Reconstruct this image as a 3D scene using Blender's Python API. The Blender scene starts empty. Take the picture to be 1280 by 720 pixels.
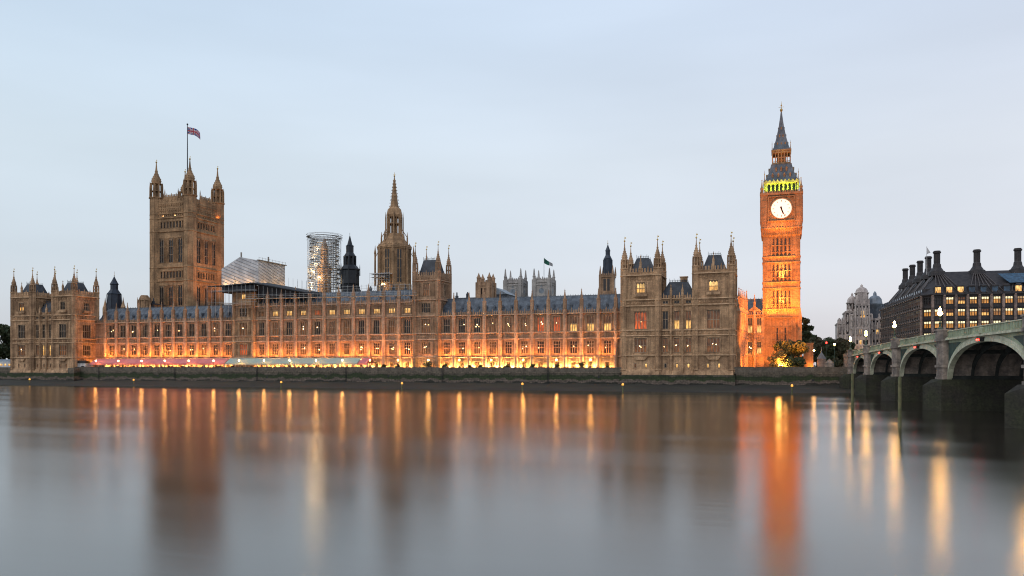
import bpy, math, random
from mathutils import Matrix, Vector
R = math.radians
random.seed(11)
sc = bpy.context.scene
COL = sc.collection

# ------------------------------------------------------------------ camera
YAW = 18.5
CZ = 7.5
cam = bpy.data.cameras.new('camera')
cam.lens = 28.125; cam.sensor_width = 36; cam.shift_y = 0.0758
cam.clip_start = 0.5; cam.clip_end = 9000
cam_o = bpy.data.objects.new('camera', cam)
cam_o.location = (0, 0, CZ); cam_o.rotation_euler = (R(90), 0, R(YAW))
COL.objects.link(cam_o); sc.camera = cam_o

# ------------------------------------------------------------------ world
SKY = 1.0
w = bpy.data.worlds.new('World'); sc.world = w; w.use_nodes = True
nt = w.node_tree; N = nt.nodes; L = nt.links; N.clear()
out = N.new('ShaderNodeOutputWorld')
bg_clear = N.new('ShaderNodeBackground'); bg_cloud = N.new('ShaderNodeBackground')
add = N.new('ShaderNodeAddShader')
sky = N.new('ShaderNodeTexSky'); sky.sky_type = 'NISHITA'; sky.sun_disc = False
sky.sun_elevation = R(48); sky.sun_rotation = R(210); sky.air_density = 1.4; sky.dust_density = 3
L.new(sky.outputs[0], bg_clear.inputs[0]); bg_clear.inputs[1].default_value = 0.02
tc = N.new('ShaderNodeTexCoord'); sep = N.new('ShaderNodeSeparateXYZ')
L.new(tc.outputs['Generated'], sep.inputs[0])
ramp = N.new('ShaderNodeValToRGB'); cr = ramp.color_ramp
cols = [(0.0, (.62, .605, .62)), (0.04, (.62, .62, .655)), (0.12, (.63, .665, .72)), (0.24, (.645, .70, .755)),
        (0.38, (.61, .70, .81)), (0.6, (.54, .65, .80)), (1.0, (.31, .38, .47))]
while len(cr.elements) < len(cols): cr.elements.new(0.5)
for e, (p, c) in zip(cr.elements, cols): e.position = p; e.color = (*c, 1)
L.new(sep.outputs['Z'], ramp.inputs[0])
mp = N.new('ShaderNodeMapping'); mp.inputs['Scale'].default_value = (1.1, 1.1, 5.5)
L.new(tc.outputs['Generated'], mp.inputs[0])
nz = N.new('ShaderNodeTexNoise'); nz.inputs['Scale'].default_value = 1.3; nz.inputs['Detail'].default_value = 4
nz.inputs['Roughness'].default_value = .45
L.new(mp.outputs[0], nz.inputs['Vector'])
nr = N.new('ShaderNodeMapRange'); nr.inputs[1].default_value = .3; nr.inputs[2].default_value = .7
nr.inputs[3].default_value = .90; nr.inputs[4].default_value = 1.08
L.new(nz.outputs[0], nr.inputs[0])
# the side of the sky near the sunset is a little pinker than the far side
xr = N.new('ShaderNodeMapRange'); xr.inputs[1].default_value = -.9; xr.inputs[2].default_value = .35
L.new(sep.outputs['X'], xr.inputs[0])
tint = N.new('ShaderNodeMix'); tint.data_type = 'RGBA'
tint.inputs[6].default_value = (.93, 1.0, 1.03, 1); tint.inputs[7].default_value = (1.035, .99, 1.0, 1)
L.new(xr.outputs[0], tint.inputs[0])
mul = N.new('ShaderNodeMix'); mul.data_type = 'RGBA'; mul.blend_type = 'MULTIPLY'; mul.inputs[0].default_value = 1
L.new(ramp.outputs[0], mul.inputs[6]); L.new(tint.outputs[2], mul.inputs[7])
vm = N.new('ShaderNodeVectorMath'); vm.operation = 'SCALE'
L.new(mul.outputs[2], vm.inputs[0]); L.new(nr.outputs[0], vm.inputs['Scale'])
L.new(vm.outputs[0], bg_cloud.inputs[0]); bg_cloud.inputs[1].default_value = SKY
L.new(bg_clear.outputs[0], add.inputs[0]); L.new(bg_cloud.outputs[0], add.inputs[1])
L.new(add.outputs[0], out.inputs[0])

# ------------------------------------------------------------------ front fill: soft light added behind the camera to bring out relief
sl = bpy.data.lights.new('sun_fill', 'SUN'); sl.energy = 0.5; sl.angle = R(25); sl.color = (1, .90, .84)
so = bpy.data.objects.new('sun_fill', sl); so.rotation_euler = (R(42), 0, R(-30)); COL.objects.link(so)

vs = sc.view_settings
sc.display_settings.display_device = 'sRGB'
vs.view_transform = 'Standard'; vs.look = 'None'; vs.gamma = 1; vs.exposure = 0; vs.use_curve_mapping = False
sc.cycles.use_denoising = True; sc.cycles.filter_width = 1.1
try: sc.cycles.denoising_prefilter = 'ACCURATE'
except Exception: pass
sc.cycles.max_bounces = 5; sc.cycles.diffuse_bounces = 2; sc.cycles.glossy_bounces = 3
sc.cycles.sample_clamp_indirect = 6

# ------------------------------------------------------------------ helpers
def at(px, Y):
    """world X of the sight line through column px at distance Y"""
    return Y * math.tan(math.atan((px - 640) / 1000) - R(YAW))
def zat(y, X, Y):
    d = -X * math.sin(R(YAW)) + Y * math.cos(R(YAW))
    return CZ + (457 - y) / 1000 * d

class MB:
    def __init__(s): s.v = []; s.f = []; s.m = []; s.T = Matrix.Identity(4); s.mi = 0; s.tr = None
    def tbox(s, x0, x1, y0, y1, z0, z1):
        '''a projecting moulding: kept apart from the wall so that it takes the paler trim stone'''
        if s.tr is None: s.tr = MB()
        s.tr.T = s.T; h = (z1 - z0) * .5
        s.tr.put([(x0, y1, z0), (x1, y1, z0), (x1, y0, z0 + h * .6), (x0, y0, z0 + h * .6), (x1, y0, z1), (x0, y0, z1), (x0, y1, z1 + .12), (x1, y1, z1 + .12)],
                 [(0,3,2,1)[::-1], (3,2,4,5), (5,4,7,6), (1,7,4,2), (0,3,5,6), (0,6,7,1)])
    def put(s, pts, faces):
        o = len(s.v); T = s.T
        s.v += [tuple(T @ Vector(p)) for p in pts]
        s.f += [tuple(i + o for i in f) for f in faces]; s.m += [s.mi] * len(faces)
    def box(s, x0, x1, y0, y1, z0, z1):
        s.put([(x0,y0,z0),(x1,y0,z0),(x1,y1,z0),(x0,y1,z0),(x0,y0,z1),(x1,y0,z1),(x1,y1,z1),(x0,y1,z1)],
              [(0,3,2,1),(4,5,6,7),(0,1,5,4),(1,2,6,5),(2,3,7,6),(3,0,4,7)])
    def taper(s, x0, x1, y0, y1, z0, z1, ix, iy):
        s.put([(x0,y0,z0),(x1,y0,z0),(x1,y1,z0),(x0,y1,z0),(x0+ix,y0+iy,z1),(x1-ix,y0+iy,z1),(x1-ix,y1-iy,z1),(x0+ix,y1-iy,z1)],
              [(0,3,2,1),(4,5,6,7),(0,1,5,4),(1,2,6,5),(2,3,7,6),(3,0,4,7)])
    def lathe(s, cx, cy, prof, n=8, rot=None):
        rot = math.pi / n if rot is None else rot
        pts = []; k = len(prof)
        for (r, z) in prof:
            for i in range(n):
                a = rot + 2 * math.pi * i / n
                pts.append((cx + max(r, .003) * math.cos(a), cy + max(r, .003) * math.sin(a), z))
        fs = [tuple(reversed(range(n)))]
        for j in range(k - 1):
            for i in range(n):
                i2 = (i + 1) % n
                fs.append((j*n+i, j*n+i2, (j+1)*n+i2, (j+1)*n+i))
        fs.append(tuple((k-1)*n + i for i in range(n)))
        s.put(pts, fs)
    def bar(s, p, q, r=.05, n=4):
        p = Vector(p); q = Vector(q); d = q - p
        if d.length < 1e-5: return
        d.normalize(); u = d.cross(Vector((0, 0, 1)))
        if u.length < 1e-3: u = d.cross(Vector((0, 1, 0)))
        u.normalize(); v = d.cross(u)
        pts = []
        for c in (p, q):
            for i in range(n):
                a = 2 * math.pi * (i + .5) / n
                pts.append(tuple(c + u * r * math.cos(a) + v * r * math.sin(a)))
        s.put(pts, [(i, (i+1) % n, n+(i+1) % n, n+i)[::-1] for i in range(n)] + [tuple(range(n)), tuple(range(2*n-1, n-1, -1))])
    def prism(s, poly, y0, y1):
        """poly in (x, z), counter-clockwise seen from -y, extruded along y"""
        n = len(poly)
        pts = [(x, y0, z) for x, z in poly] + [(x, y1, z) for x, z in poly]
        s.put(pts, [tuple(range(n)), tuple(range(2*n-1, n-1, -1))] + [(i, n+i, n+(i+1) % n, (i+1) % n) for i in range(n)])
    def quad(s, a, b, c, d): s.put([a, b, c, d], [(0, 1, 2, 3)])
    def ball(s, c, r, n=8, k=6):
        prof = [(r*math.sin(math.pi*j/k), c[2]-r*math.cos(math.pi*j/k)) for j in range(k+1)]
        s.lathe(c[0], c[1], prof, n)
    def mesh(s, name, mats, smooth=False):
        me = bpy.data.meshes.new(name); me.from_pydata(s.v, [], s.f)
        for m in (mats if isinstance(mats, (list, tuple)) else [mats]): me.materials.append(m)
        if len(me.materials) > 1: me.polygons.foreach_set('material_index', s.m)
        if smooth: me.polygons.foreach_set('use_smooth', [True] * len(s.f))
        me.update(); return me
    def build(s, name, mats, parent=None, smooth=False):
        return link(name, s.mesh(name, mats, smooth), parent)

def mouldings(w, m, parent):
    '''each projecting string course is a part of its own'''
    if w.tr:
        for i in range(0, len(w.tr.v), 8):
            b = MB(); b.v = w.tr.v[i:i + 8]; b.f = [(0,3,2,1)[::-1], (3,2,4,5), (5,4,7,6), (1,7,4,2), (0,3,5,6), (0,6,7,1)]; b.m = [0] * 6
            b.build('moulding', m, parent)
    w.tr = None
def link(name, me, parent=None, loc=(0,0,0), rz=0, scale=None):
    o = bpy.data.objects.new(name, me); o.location = loc; o.rotation_euler = (0, 0, rz)
    if scale: o.scale = scale
    if parent is not None: o.parent = parent
    COL.objects.link(o); return o
def tag(o, label, cat, group=None):
    o['label'] = label; o['category'] = cat
    if group: o['group'] = group
    return o
def thing(name, label, cat, loc=(0,0,0), rz=0, group=None):
    o = bpy.data.objects.new(name, None); o.location = loc; o.rotation_euler = (0, 0, rz)
    o.empty_display_size = .5; COL.objects.link(o); return tag(o, label, cat, group)
def setting(name, mb, m):
    o = mb.build(name, m); o['kind'] = 'structure'; return o
def frame(x, y, rz, z=0): return Matrix.Translation((x, y, z)) @ Matrix.Rotation(rz, 4, 'Z')
def lamp(parent, loc, energy, color, size=(1, .3), aim=(0, .5, 1), name='floodlight', spread=160):
    l = bpy.data.lights.new(name, 'AREA'); l.shape = 'RECTANGLE'; l.size, l.size_y = size
    l.energy = energy; l.color = color; l.spread = R(spread)
    o = bpy.data.objects.new(name, l); o.parent = parent; o.location = loc
    d = Vector(aim).normalized(); o.rotation_euler = d.to_track_quat('-Z', 'Y').to_euler()
    COL.objects.link(o); return o
def spot(parent, loc, aim, energy, color, ang=30, name='floodlight'):
    l = bpy.data.lights.new(name, 'SPOT'); l.energy = energy; l.color = color; l.spot_size = R(ang); l.spot_blend = .8; l.shadow_soft_size = .15
    o = bpy.data.objects.new(name, l); o.parent = parent; o.location = loc
    o.rotation_euler = (Vector(aim) - Vector(loc)).normalized().to_track_quat('-Z', 'Y').to_euler(); COL.objects.link(o); return o
def point(parent, loc, energy, color, r=.2, name='lamp_glow'):
    l = bpy.data.lights.new(name, 'POINT'); l.energy = energy; l.color = color; l.shadow_soft_size = r
    o = bpy.data.objects.new(name, l); o.parent = parent; o.location = loc; COL.objects.link(o); return o
SODIUM = (1.0, .31, .045); WARM = (1.0, .50, .14); AMBER = (1.0, .28, .034)

# ------------------------------------------------------------------ materials
def mat(name, base, rough=.8, var=.25, scale=.35, c2=None, streak=.3, bump=.25, brick=None, metal=0, fine=3.0):
    m = bpy.data.materials.new(name); m.use_nodes = True
    t = m.node_tree; n = t.nodes; l = t.links; b = n['Principled BSDF']
    b.inputs['Roughness'].default_value = rough; b.inputs['Metallic'].default_value = metal
    g = n.new('ShaderNodeNewGeometry')
    def noise(sc_, mapping=None, det=5):
        x = n.new('ShaderNodeTexNoise'); x.inputs['Scale'].default_value = sc_; x.inputs['Detail'].default_value = det
        if mapping:
            mm = n.new('ShaderNodeMapping'); mm.inputs['Scale'].default_value = mapping
            l.new(g.outputs['Position'], mm.inputs[0]); l.new(mm.outputs[0], x.inputs['Vector'])
        else: l.new(g.outputs['Position'], x.inputs['Vector'])
        return x
    a = noise(scale); f = noise(fine, det=2); s = noise(1.0, (1.2, 1.2, .12), 3)
    c2 = c2 or tuple(c * .55 for c in base)
    mix = n.new('ShaderNodeMix'); mix.data_type = 'RGBA'
    mix.inputs[6].default_value = (*base, 1); mix.inputs[7].default_value = (*c2, 1)
    r = n.new('ShaderNodeMapRange'); r.inputs[1].default_value = .4; r.inputs[2].default_value = .62
    l.new(a.outputs[0], r.inputs[0]); l.new(r.outputs[0], mix.inputs[0])
    # fine grain and rain streaks multiply
    mr = n.new('ShaderNodeMapRange'); mr.inputs[1].default_value = .25; mr.inputs[2].default_value = .75
    mr.inputs[3].default_value = 1 - var; mr.inputs[4].default_value = 1 + var; l.new(f.outputs[0], mr.inputs[0])
    ms = n.new('ShaderNodeMapRange'); ms.inputs[1].default_value = .4; ms.inputs[2].default_value = .75
    ms.inputs[3].default_value = 1; ms.inputs[4].default_value = 1 - streak; l.new(s.outputs[0], ms.inputs[0])
    mu = n.new('ShaderNodeMath'); mu.operation = 'MULTIPLY'; l.new(mr.outputs[0], mu.inputs[0]); l.new(ms.outputs[0], mu.inputs[1])
    v = n.new('ShaderNodeVectorMath'); v.operation = 'SCALE'; l.new(mix.outputs[2], v.inputs[0]); l.new(mu.outputs[0], v.inputs['Scale'])
    last = v.outputs[0]
    if 'stone' in name or 'granite' in name:
        vo = n.new('ShaderNodeTexVoronoi'); vo.inputs['Scale'].default_value = 1.0
        mm = n.new('ShaderNodeMapping'); mm.inputs['Scale'].default_value = (1.1, 1.1, 2.0); l.new(g.outputs['Position'], mm.inputs[0]); l.new(mm.outputs[0], vo.inputs['Vector'])
        sp = n.new('ShaderNodeSeparateColor'); l.new(vo.outputs['Color'], sp.inputs[0])
        rr = n.new('ShaderNodeMapRange'); rr.inputs[3].default_value = .84; rr.inputs[4].default_value = 1.12; l.new(sp.outputs[0], rr.inputs[0])
        v2 = n.new('ShaderNodeVectorMath'); v2.operation = 'SCALE'; l.new(last, v2.inputs[0]); l.new(rr.outputs[0], v2.inputs['Scale']); last = v2.outputs[0]
    l.new(last, b.inputs['Base Color'])
    bp = n.new('ShaderNodeBump'); bp.inputs['Strength'].default_value = bump; bp.inputs['Distance'].default_value = .06
    l.new(f.outputs[0], bp.inputs['Height']); l.new(bp.outputs[0], b.inputs['Normal'])
    return m
def emit(name, col, s, base=(.02, .02, .02)):
    m = bpy.data.materials.new(name); m.use_nodes = True; b = m.node_tree.nodes['Principled BSDF']
    b.inputs['Base Color'].default_value = (*base, 1); b.inputs['Roughness'].default_value = .3
    b.inputs['Emission Color'].default_value = (*col, 1); b.inputs['Emission Strength'].default_value = s
    return m
def room(name, ctop, cbot, stop, sbot, split=.5):
    """glass with a lit room behind: upper and lower halves lit differently, uneven curtains and lamps"""
    m = bpy.data.materials.new(name); m.use_nodes = True; t = m.node_tree; n = t.nodes; l = t.links
    b = n['Principled BSDF']; b.inputs['Base Color'].default_value = (.02, .02, .02, 1); b.inputs['Roughness'].default_value = .15
    tc = n.new('ShaderNodeTexCoord'); sp = n.new('ShaderNodeSeparateXYZ'); l.new(tc.outputs['Generated'], sp.inputs[0])
    mr = n.new('ShaderNodeMapRange'); mr.inputs[1].default_value = split - .06; mr.inputs[2].default_value = split + .06
    l.new(sp.outputs['Z'], mr.inputs[0])
    mx = n.new('ShaderNodeMix'); mx.data_type = 'RGBA'
    mx.inputs[6].default_value = (*[c * sbot for c in cbot], 1); mx.inputs[7].default_value = (*[c * stop for c in ctop], 1)
    l.new(mr.outputs[0], mx.inputs[0])
    g = n.new('ShaderNodeNewGeometry'); mm = n.new('ShaderNodeMapping'); mm.inputs['Scale'].default_value = (1.6, 1.6, .5)
    l.new(g.outputs['Position'], mm.inputs[0])
    x = n.new('ShaderNodeTexNoise'); x.inputs['Scale'].default_value = 1.2; l.new(mm.outputs[0], x.inputs['Vector'])
    r2 = n.new('ShaderNodeMapRange'); r2.inputs[1].default_value = .3; r2.inputs[2].default_value = .7
    r2.inputs[3].default_value = .35; r2.inputs[4].default_value = 1.5; l.new(x.outputs[0], r2.inputs[0])
    l.new(mx.outputs[2], b.inputs['Emission Color']); l.new(r2.outputs[0], b.inputs['Emission Strength'])
    return m

M = {}
M['stone'] = mat('honey_limestone', (.50, .31, .185), .85, .22, .22, (.31, .19, .11), .45)
M['stone_dk'] = mat('weathered_limestone', (.58, .365, .205), .9, .25, .25, (.33, .20, .11), .5)
M['stone_vt'] = mat('tower_limestone', (.48, .29, .15), .85, .28, .2, (.29, .175, .09), .45)
M['trim'] = mat('limestone_trim', (.60, .39, .25), .85, .2, .4, (.44, .28, .18), .3)
M['trim_dk'] = mat('weathered_trim', (.68, .45, .27), .85, .2, .4, (.45, .30, .17), .35)
M['abbey'] = mat('pale_portland_stone', (.50, .46, .42), .85, .15, .15, (.34, .31, .29), .4)
M['slate'] = mat('blue_grey_slate', (.135, .155, .178), .6, .3, .5, (.075, .088, .105), .2, .4)
M['slate_dk'] = mat('dark_slate', (.052, .062, .077), .6, .3, .5, (.028, .034, .044), .2, .4)
M['iron'] = mat('black_cast_iron', (.012, .017, .022), .55, .2, .8, (.008, .01, .014), .1)
M['lead'] = mat('pale_lead', (.25, .29, .33), .5, .15, .5)
M['gold'] = mat('gilded_metal', (.75, .5, .16), .35, .1, 2, metal=.8)
M['frame'] = mat('stone_mullion', (.44, .30, .19), .85, .15, .6)
M['shaft'] = M['stone']
M['green'] = mat('bridge_green_paint', (.37, .42, .28), .55, .16, .6, (.25, .29, .19), .3)
M['cream'] = mat('bridge_pale_green_paint', (.60, .59, .43), .55, .16, .6, (.44, .44, .31), .3)
M['dkgreen'] = mat('bridge_dark_green_paint', (.03, .07, .055), .6, .12, .6)
M['granite'] = mat('bridge_granite', (.33, .265, .215), .8, .2, .7, (.17, .14, .12), .4)
M['underdeck'] = mat('dark_ironwork', (.035, .04, .034), .9, .2, .6)  # ribs and soffit coloured darker than the painted spandrels
M['bronze'] = mat('dark_bronze_cladding', (.05, .042, .041), .6, .2, .8, (.03, .026, .027), .2, metal=.1)
M['sandpier'] = mat('pink_sandstone_pier', (.36, .26, .215), .8, .15, .8)
M['asphalt'] = mat('asphalt', (.05, .05, .05), .9, .2, 1)
M['paving'] = mat('stone_paving', (.28, .25, .21), .85, .15, .5)
M['grass'] = mat('grass', (.05, .08, .03), .9, .3, .3)
M['mud'] = mat('wet_mud', (.024, .022, .016), .95, .35, .08, (.036, .034, .022), .1, .6)
M['leaf'] = mat('dark_foliage', (.05, .075, .03), .7, .5, .5, (.075, .075, .028), 0, .2)
M['leaf2'] = mat('autumn_foliage', (.12, .09, .045), .7, .5, .5, (.065, .07, .03), 0, .2)
M['leaf3'] = mat('glow_painted_foliage', (.30, .21, .08), .7, .5, .5, (.20, .15, .05), 0, .2)  # paler leaf colour stands in for the floodlight's glow
M['bark'] = mat('bark', (.06, .045, .035), .9, .3, 2)
M['steel'] = mat('galvanised_scaffold_tube', (.62, .62, .60), .6, .1, 1, metal=.1)
M['plank'] = mat('scaffold_boards', (.36, .32, .27), .9, .2, 1)
M['dksheet'] = mat('black_roofing_felt', (.03, .032, .038), .8, .2, .5)
M['sheet'] = mat('white_shrink_wrap', (.66, .65, .65), .5, .08, .3, (.42, .42, .43), .15, .5)
M['glassdk'] = bpy.data.materials.new('dark_leaded_glass'); M['glassdk'].use_nodes = True
_b = M['glassdk'].node_tree.nodes['Principled BSDF']; _b.inputs['Base Color'].default_value = (.022, .018, .018, 1); _b.inputs['Roughness'].default_value = .22
M['pink'] = mat('rose_canvas', (.62, .22, .22), .8, .1, .3, (.55, .17, .18), .1)
M['teal'] = mat('pale_green_canvas', (.35, .46, .40), .8, .1, .3, (.38, .42, .36), .1)
M['white'] = mat('white_paint', (.72, .70, .68), .6, .08, .5)
M['globe'] = emit('lit_globe', (1, .46, .11), 110)
M['bulb'] = emit('lit_lamp', (1, .50, .13), 95)
M['chand'] = emit('lit_chandelier', (1, .6, .25), 14)
M['buoylight'] = emit('lit_buoy_lamp', (1, .42, .06), 1.6)
M['redlight'] = emit('lit_red_lamp', (1, .03, .02), 12)
M['taillight'] = emit('lit_tail_lamp', (1, .03, .02), 25)
M['headlight'] = emit('lit_head_lamp', (1, .9, .7), 30)
M['dial'] = emit('opal_clock_glass', (1, .90, .70), .92, (.5, .48, .4))
M['black'] = mat('black_paint', (.012, .012, .014), .4, .1, 1)
M['timber'] = mat('weathered_green_timber', (.17, .15, .07), .85, .25, 1.5, (.09, .10, .045), .3)
M['yellow'] = mat('yellow_paint', (.6, .38, .05), .6, .1, 1)
ROOM = {
 'd': M['glassdk'], '*': M['glassdk'],
 'o': room('dim_amber_room', (1, .38, .12), (1, .36, .1), .10, .16), 'O': None,
 'r': room('red_curtained_room', (1, .2, .05), (1, .17, .03), .35, .6), 'R': None,
 'y': room('bright_yellow_room', (1, .60, .2), (1, .5, .13), 1.25, 1.0),
 'b': room('room_lit_low', (1, .35, .1), (1, .52, .14), .10, 1.15, .45),
 't': room('office_lit_high', (1, .82, .45), (1, .42, .08), 1.7, .62, .66),
 'h': room('office_dim', (1, .62, .3), (1, .4, .1), .7, .35, .6),
}
ROOM['O'] = ROOM['o']; ROOM['R'] = ROOM['r']

def river_wall_mat():
    """granite above, green algae band, paler silt patches, dark wet foot: bands set by height above the water"""
    m = bpy.data.materials.new('tidal_granite'); m.use_nodes = True; t = m.node_tree; n = t.nodes; l = t.links
    b = n['Principled BSDF']; b.inputs['Roughness'].default_value = .8
    g = n.new('ShaderNodeNewGeometry'); sp = n.new('ShaderNodeSeparateXYZ'); l.new(g.outputs['Position'], sp.inputs[0])
    nz = n.new('ShaderNodeTexNoise'); nz.inputs['Scale'].default_value = .30; nz.inputs['Detail'].default_value = 7
    l.new(g.outputs['Position'], nz.inputs['Vector'])
    ma = n.new('ShaderNodeMath'); ma.operation = 'MULTIPLY_ADD'; ma.inputs[1].default_value = 3.4; ma.inputs[2].default_value = -1.7
    l.new(nz.outputs[0], ma.inputs[0])
    sm = n.new('ShaderNodeMath'); sm.operation = 'ADD'; l.new(sp.outputs['Z'], sm.inputs[0]); l.new(ma.outputs[0], sm.inputs[1])
    dv = n.new('ShaderNodeMath'); dv.operation = 'DIVIDE'; dv.inputs[1].default_value = 8; l.new(sm.outputs[0], dv.inputs[0])
    rp = n.new('ShaderNodeValToRGB'); c = rp.color_ramp
    st = [(0, (.03, .028, .022)), (.22, (.035, .034, .024)), (.26, (.15, .115, .09)), (.35, (.13, .10, .075)), (.38, (.035, .05, .015)),
          (.52, (.026, .038, .012)), (.57, (.09, .075, .052)), (.68, (.15, .12, .085)), (1, (.17, .14, .10))]
    while len(c.elements) < len(st): c.elements.new(.5)
    for e, (p, k) in zip(c.elements, st): e.position = p; e.color = (*k, 1)
    l.new(dv.outputs[0], rp.inputs[0])
    f = n.new('ShaderNodeTexNoise'); f.inputs['Scale'].default_value = 1.5; f.inputs['Detail'].default_value = 5; l.new(g.outputs['Position'], f.inputs['Vector'])
    mr = n.new('ShaderNodeMapRange'); mr.inputs[1].default_value = .3; mr.inputs[2].default_value = .7; mr.inputs[3].default_value = .6; mr.inputs[4].default_value = 1.35
    l.new(f.outputs[0], mr.inputs[0])
    v = n.new('ShaderNodeVectorMath'); v.operation = 'SCALE'; l.new(rp.outputs[0], v.inputs[0]); l.new(mr.outputs[0], v.inputs['Scale'])
    cb = n.new('ShaderNodeCombineXYZ'); l.new(sp.outputs['X'], cb.inputs[0]); l.new(sp.outputs['Z'], cb.inputs[1])
    bk = n.new('ShaderNodeTexBrick'); bk.inputs['Scale'].default_value = 1; bk.inputs['Brick Width'].default_value = 1.5; bk.inputs['Row Height'].default_value = .55
    bk.inputs['Mortar Size'].default_value = .05; bk.inputs['Color1'].default_value = (1.15, 1.15, 1.15, 1); bk.inputs['Color2'].default_value = (.8, .8, .8, 1); bk.inputs['Mortar'].default_value = (.45, .45, .45, 1)
    l.new(cb.outputs[0], bk.inputs['Vector']); vv = n.new('ShaderNodeVectorMath'); vv.operation = 'MULTIPLY'
    l.new(v.outputs[0], vv.inputs[0]); l.new(bk.outputs['Color'], vv.inputs[1])
    l.new(vv.outputs[0], b.inputs['Base Color']); return m
M['tidal'] = river_wall_mat()

def water_mat():
    m = bpy.data.materials.new('silky_river_water'); m.use_nodes = True; t = m.node_tree; n = t.nodes; l = t.links
    n.remove(n['Principled BSDF']); outp = n['Material Output']
    df = n.new('ShaderNodeBsdfDiffuse'); df.inputs['Color'].default_value = (.04, .034, .026, 1)
    b = n.new('ShaderNodeBsdfAnisotropic'); b.distribution = 'BECKMANN'; b.inputs['Color'].default_value = (.985, .985, .98, 1)
    fr = n.new('ShaderNodeFresnel'); fr.inputs['IOR'].default_value = 2.1; mxs = n.new('ShaderNodeMixShader')
    l.new(fr.outputs[0], mxs.inputs[0]); l.new(df.outputs[0], mxs.inputs[1]); l.new(b.outputs[0], mxs.inputs[2]); l.new(mxs.outputs[0], outp.inputs['Surface'])
    g = n.new('ShaderNodeNewGeometry'); mm = n.new('ShaderNodeMapping'); mm.inputs['Scale'].default_value = (.010, .055, 1)
    mm.inputs['Rotation'].default_value = (0, 0, R(2))
    l.new(g.outputs['Position'], mm.inputs[0])
    x = n.new('ShaderNodeTexNoise'); x.inputs['Scale'].default_value = 1; x.inputs['Detail'].default_value = 5; l.new(mm.outputs[0], x.inputs['Vector'])
    r = n.new('ShaderNodeMapRange'); r.inputs[1].default_value = .35; r.inputs[2].default_value = .68; r.inputs[3].default_value = .175; r.inputs[4].default_value = .235
    l.new(x.outputs[0], r.inputs[0]); l.new(r.outputs[0], b.inputs['Roughness'])
    m2 = n.new('ShaderNodeMapping'); m2.inputs['Scale'].default_value = (.12, 1.1, 1); l.new(g.outputs['Position'], m2.inputs[0])
    y = n.new('ShaderNodeTexNoise'); y.inputs['Scale'].default_value = 1; y.inputs['Detail'].default_value = 3; l.new(m2.outputs[0], y.inputs['Vector'])
    m3 = n.new('ShaderNodeMapping'); m3.inputs['Scale'].default_value = (.7, 6.0, 1); l.new(g.outputs['Position'], m3.inputs[0])
    y3 = n.new('ShaderNodeTexNoise'); y3.inputs['Scale'].default_value = 1; y3.inputs['Detail'].default_value = 4; l.new(m3.outputs[0], y3.inputs['Vector'])
    ad = n.new('ShaderNodeMath'); ad.operation = 'MULTIPLY_ADD'; ad.inputs[1].default_value = .45; l.new(y3.outputs[0], ad.inputs[0]); l.new(y.outputs[0], ad.inputs[2])
    bp = n.new('ShaderNodeBump'); bp.inputs['Strength'].default_value = .06; bp.inputs['Distance'].default_value = .05
    l.new(ad.outputs[0], bp.inputs['Height']); l.new(bp.outputs[0], b.inputs['Normal'])
    return m
M['water'] = water_mat()

# ------------------------------------------------------------------ ground, water, foreshore
GZ = 5.6                                     # level of terrace and land above low water
XW0, XW1 = -1400, 1400
WALL_Y = 254.0
b = MB(); b.box(-2500, 2500, 255.1, 5000, 2, GZ); setting('ground', b, M['grass'])
b = MB(); b.box(-2500, 2500, -3000, -1.5, 2, 5.9); setting('embankment', b, M['paving'])
b = MB(); b.box(-2500, 2500, -1.5, -1.0, -3, 6.0); setting('near_embankment_wall', b, M['tidal'])
b = MB(); b.quad((-2500, -1, 0), (2500, -1, 0), (2500, 256, 0), (-2500, 256, 0)); setting('water', b, M['water'])
b = MB(); b.quad((-2500, -3, -3), (2500, -3, -3), (2500, 256, -3), (-2500, 256, -3)); setting('river_bed', b, M['mud'])
# mud foreshore with an uneven edge
b = MB(); nx = 260; ny = 9; pts = []
for i in range(nx + 1):
    X = -700 + 760 * i / nx
    edge = 229 + 2.0 * math.sin(X * .021) + 1.2 * math.sin(X * .07 + 1) - 10 * max(0, min(1, (-200 - X) / 120))
    if X > 5: edge += (X - 5) * .2
    for j in range(ny + 1):
        t = j / ny; Y = edge - 3 + (255 - edge + 3) * t
        z = -.45 + 2.2 * t ** 1.15 + (.12 * math.sin(X * .31 + j) + .1 * random.uniform(-1, 1)) * (0 if j < 2 else 1)
        pts.append((X, Y, z))
fs = [(i*(ny+1)+j, (i+1)*(ny+1)+j, (i+1)*(ny+1)+j+1, i*(ny+1)+j+1) for i in range(nx) for j in range(ny)]
b.put(pts, fs); o = setting('foreshore', b, M['mud'])
o.data.polygons.foreach_set('use_smooth', [True] * len(fs))
b = MB(); b.box(-308, -13.5, 254.9, 275, GZ - .3, GZ + .02); setting('terrace_paving', b, M['paving'])

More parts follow.
